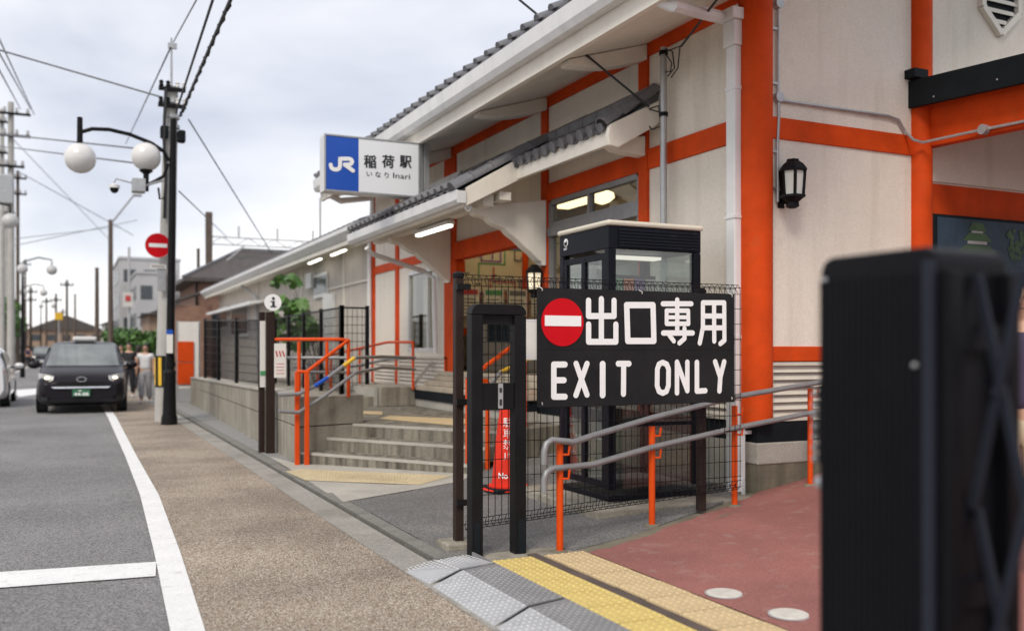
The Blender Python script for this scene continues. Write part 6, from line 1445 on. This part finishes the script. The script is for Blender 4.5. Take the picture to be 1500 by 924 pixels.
    TV = [grow(V[0], .018), ((0, 0, 1.03), (.155, .115))]; TE = [(0, 1)]
    for s in (-1, 1):
        b1 = len(TV); G_ = legv[s]; TV += [grow(G_[0], .02), grow(G_[1], .028), ((G_[2][0][0], G_[2][0][1], .14), .075)]; TE += [(0, b1), (b1, b1 + 1), (b1 + 1, b1 + 2)]
    put('trousers', skin_mesh(TV, TE, 'trousers'), legs)
    for s in (-1, 1):
        f_ = legv[s]; put('shoe', MB().sphere((f_[3][0][0], f_[3][0][1] - .05, .045), .06, 12, 8, (.8, 2.2, .75)).mesh('shoe', smooth=True), 'cloth_white' if legs != 'cloth_white' else 'cloth_grey')
    if bag: put('bag', MB().box(-.02, .10, .02, .1, .95, 1.25).mesh('bag'), bag) if bag != 'front' else put('cross_bag', MB().ext([(-.17, -.145, 1.0), (.12, -.15, .98), (.13, -.15, 1.14), (-.15, -.145, 1.16)], (0, -.07, 0)).mesh('cross_bag'), 'cloth_grey')
    r.location = loc; r.rotation_euler = (0, 0, rz); return r
def foot(px, py): p = onZ(px, py, .004); return p
person('person in white short sleeved top and pale grey trousers walking on the footpath', foot(213, 590), R(-12), 'cloth_white', 'cloth_grey', h=1.50, stride=.12)
person('person in black with a grey bag across the front beside the taxi', foot(189, 582), R(-15), 'cloth_black', 'cloth_black', h=1.55, stride=.14, bag='front')
person('person in dark clothes half hidden behind the white topped walker', foot(203, 575), R(170), 'cloth_purple', 'cloth_black', h=1.50, stride=.15, long_hair=True)
person('person in beige top almost hidden behind the taxi wing', foot(177, 572), R(-10), 'cloth_beige', 'cloth_grey', h=1.52)
q = onZ(41, 538, .03); person('person in dark blue with a pale bag walking far down the left side', q, R(185), 'cloth_purple', 'cloth_black', h=1.65, stride=.2)
for i, (lb, px, py, sh_, lg_) in enumerate((('distant walker in white near the end of the left pavement', 28, 531, 'cloth_white', 'cloth_black'), ('distant walker in black near the end of the left pavement', 22, 528, 'cloth_black', 'cloth_grey'), ('distant walker in beige left of the taxi roof', 66, 527, 'cloth_beige', 'cloth_black'))):
    person(lb, onZ(px, py, .03), R(180 if i else 10), sh_, lg_, h=1.62, group='distant walkers')
pr_ = atT(1497, HOR, 4.9); person('person in dark purple top passing behind the folding gate at the right edge', (pr_.x, pr_.y, ramp(pr_.x, pr_.y)), R(-60), 'cloth_purple', 'cloth_beige', h=1.60, stride=.1, sleeve=1.0, group='people by the gate')

# ------------------------------------------------------------------ folding gate in the foreground
GXo = 1.5; gy1 = onX(1195, 600, GXo).y; gy0 = onX(1365, 600, GXo).y; gx1 = onY(1481, 600, gy0).x
gt = thing('folding_gate', 'black folding lattice gate with a tall ribbed end post in the foreground', 'gate', (GXo, gy1, 0)); ztop = onX(1365, 358, GXo).z
core = MB().ext([(GXo + .012, gy1, .08), (GXo + .012, gy0 + .0, .08), (GXo + .012, gy0, ztop - .03), (GXo + .012, gy0 + .008, ztop - .012), (GXo + .012, gy0 + .03, ztop), (GXo + .012, gy1 - .03, ztop), (GXo + .012, gy1 - .01, ztop - .008), (GXo + .012, gy1, ztop - .03)], (gx1 - GXo - .02, 0, 0))
core.build('end_post', 'gate_black', gt, bevel=.008)
nrib = 17; ribs = (gy1 - gy0 - .03) / nrib
for i in range(nrib):
    y = gy0 + .026 + i * ribs; MB().box(GXo + .003, GXo + .0118, y, y + ribs * .72, .1, ztop - .05).build('rib', 'gate_black', gt, bevel=.002)
MB().box(GXo - .004, GXo + .0118, gy0 - .002, gy0 + .022, .1, ztop - .03).build('edge_strip', 'gate_bar', gt, bevel=.004)
for (a, b, c_, d) in ((GXo + .014, GXo + .05, .1, ztop - .05), (gx1 - .045, gx1 - .01, .1, ztop - .05)): MB().box(a, b, gy0 - .03, gy0 - .001, c_, d).build('side_frame', 'gate_black', gt, bevel=.004)
for z in (.35, .85, 1.35): MB().box(GXo + .052, gx1 - .047, gy0 - .02, gy0 - .001, z, z + .05).build('cross_frame', 'gate_black', gt)
for py in (410, 535): q = onX(1208 if py == 410 else 1340, py, GXo - .002); MB().sphere(q, .006, 8, 6).build('rivet', 'galvanised', gt)
lkz = onX(1205, 640, GXo).z; lkm = MB().box(GXo + .03, GXo + .10, gy1 + .001, gy1 + .03, lkz - .07, lkz + .12).build('lock_case', 'gate_black', gt, bevel=.01)
for i in range(7): MB().box(GXo + .025, GXo + .105, gy1 + .031, gy1 + .038, lkz - .06 + i * .024, lkz - .046 + i * .024).build('lock_key', 'galvanised', lkm)
MB().lathe([(.016, -.01), (.016, .02)], (GXo + .05, gy1 + .02, lkz - .11), 12, 'y').build('key_cylinder', 'galvanised', lkm)
cell = .11
for sx in (GXo + .10,):
    for i in range(7):
        ya = gy0 - .01 - i * cell; yb = ya - cell
        for j in range(3):
            z = .12 + j * .46
            MB().bar((sx, ya, z), (sx, yb, z + .46), .009, .018).build('lattice_bar', 'gate_bar', gt); MB().bar((sx + .014, ya, z + .46), (sx + .014, yb, z), .009, .018).build('lattice_bar', 'gate_bar', gt)
        if i % 2 == 1:
            MB().box(sx + .02, sx + .035, yb - .012, yb + .012, .1, 1.5).build('stile', 'gate_black', gt)
    for i in range(1, 7):
        for j in range(3): MB().sphere((sx - .01, gy0 - .01 - (i - .5) * cell, .35 + .46 * j), .006, 6, 4).build('rivet', 'gate_bar', gt)
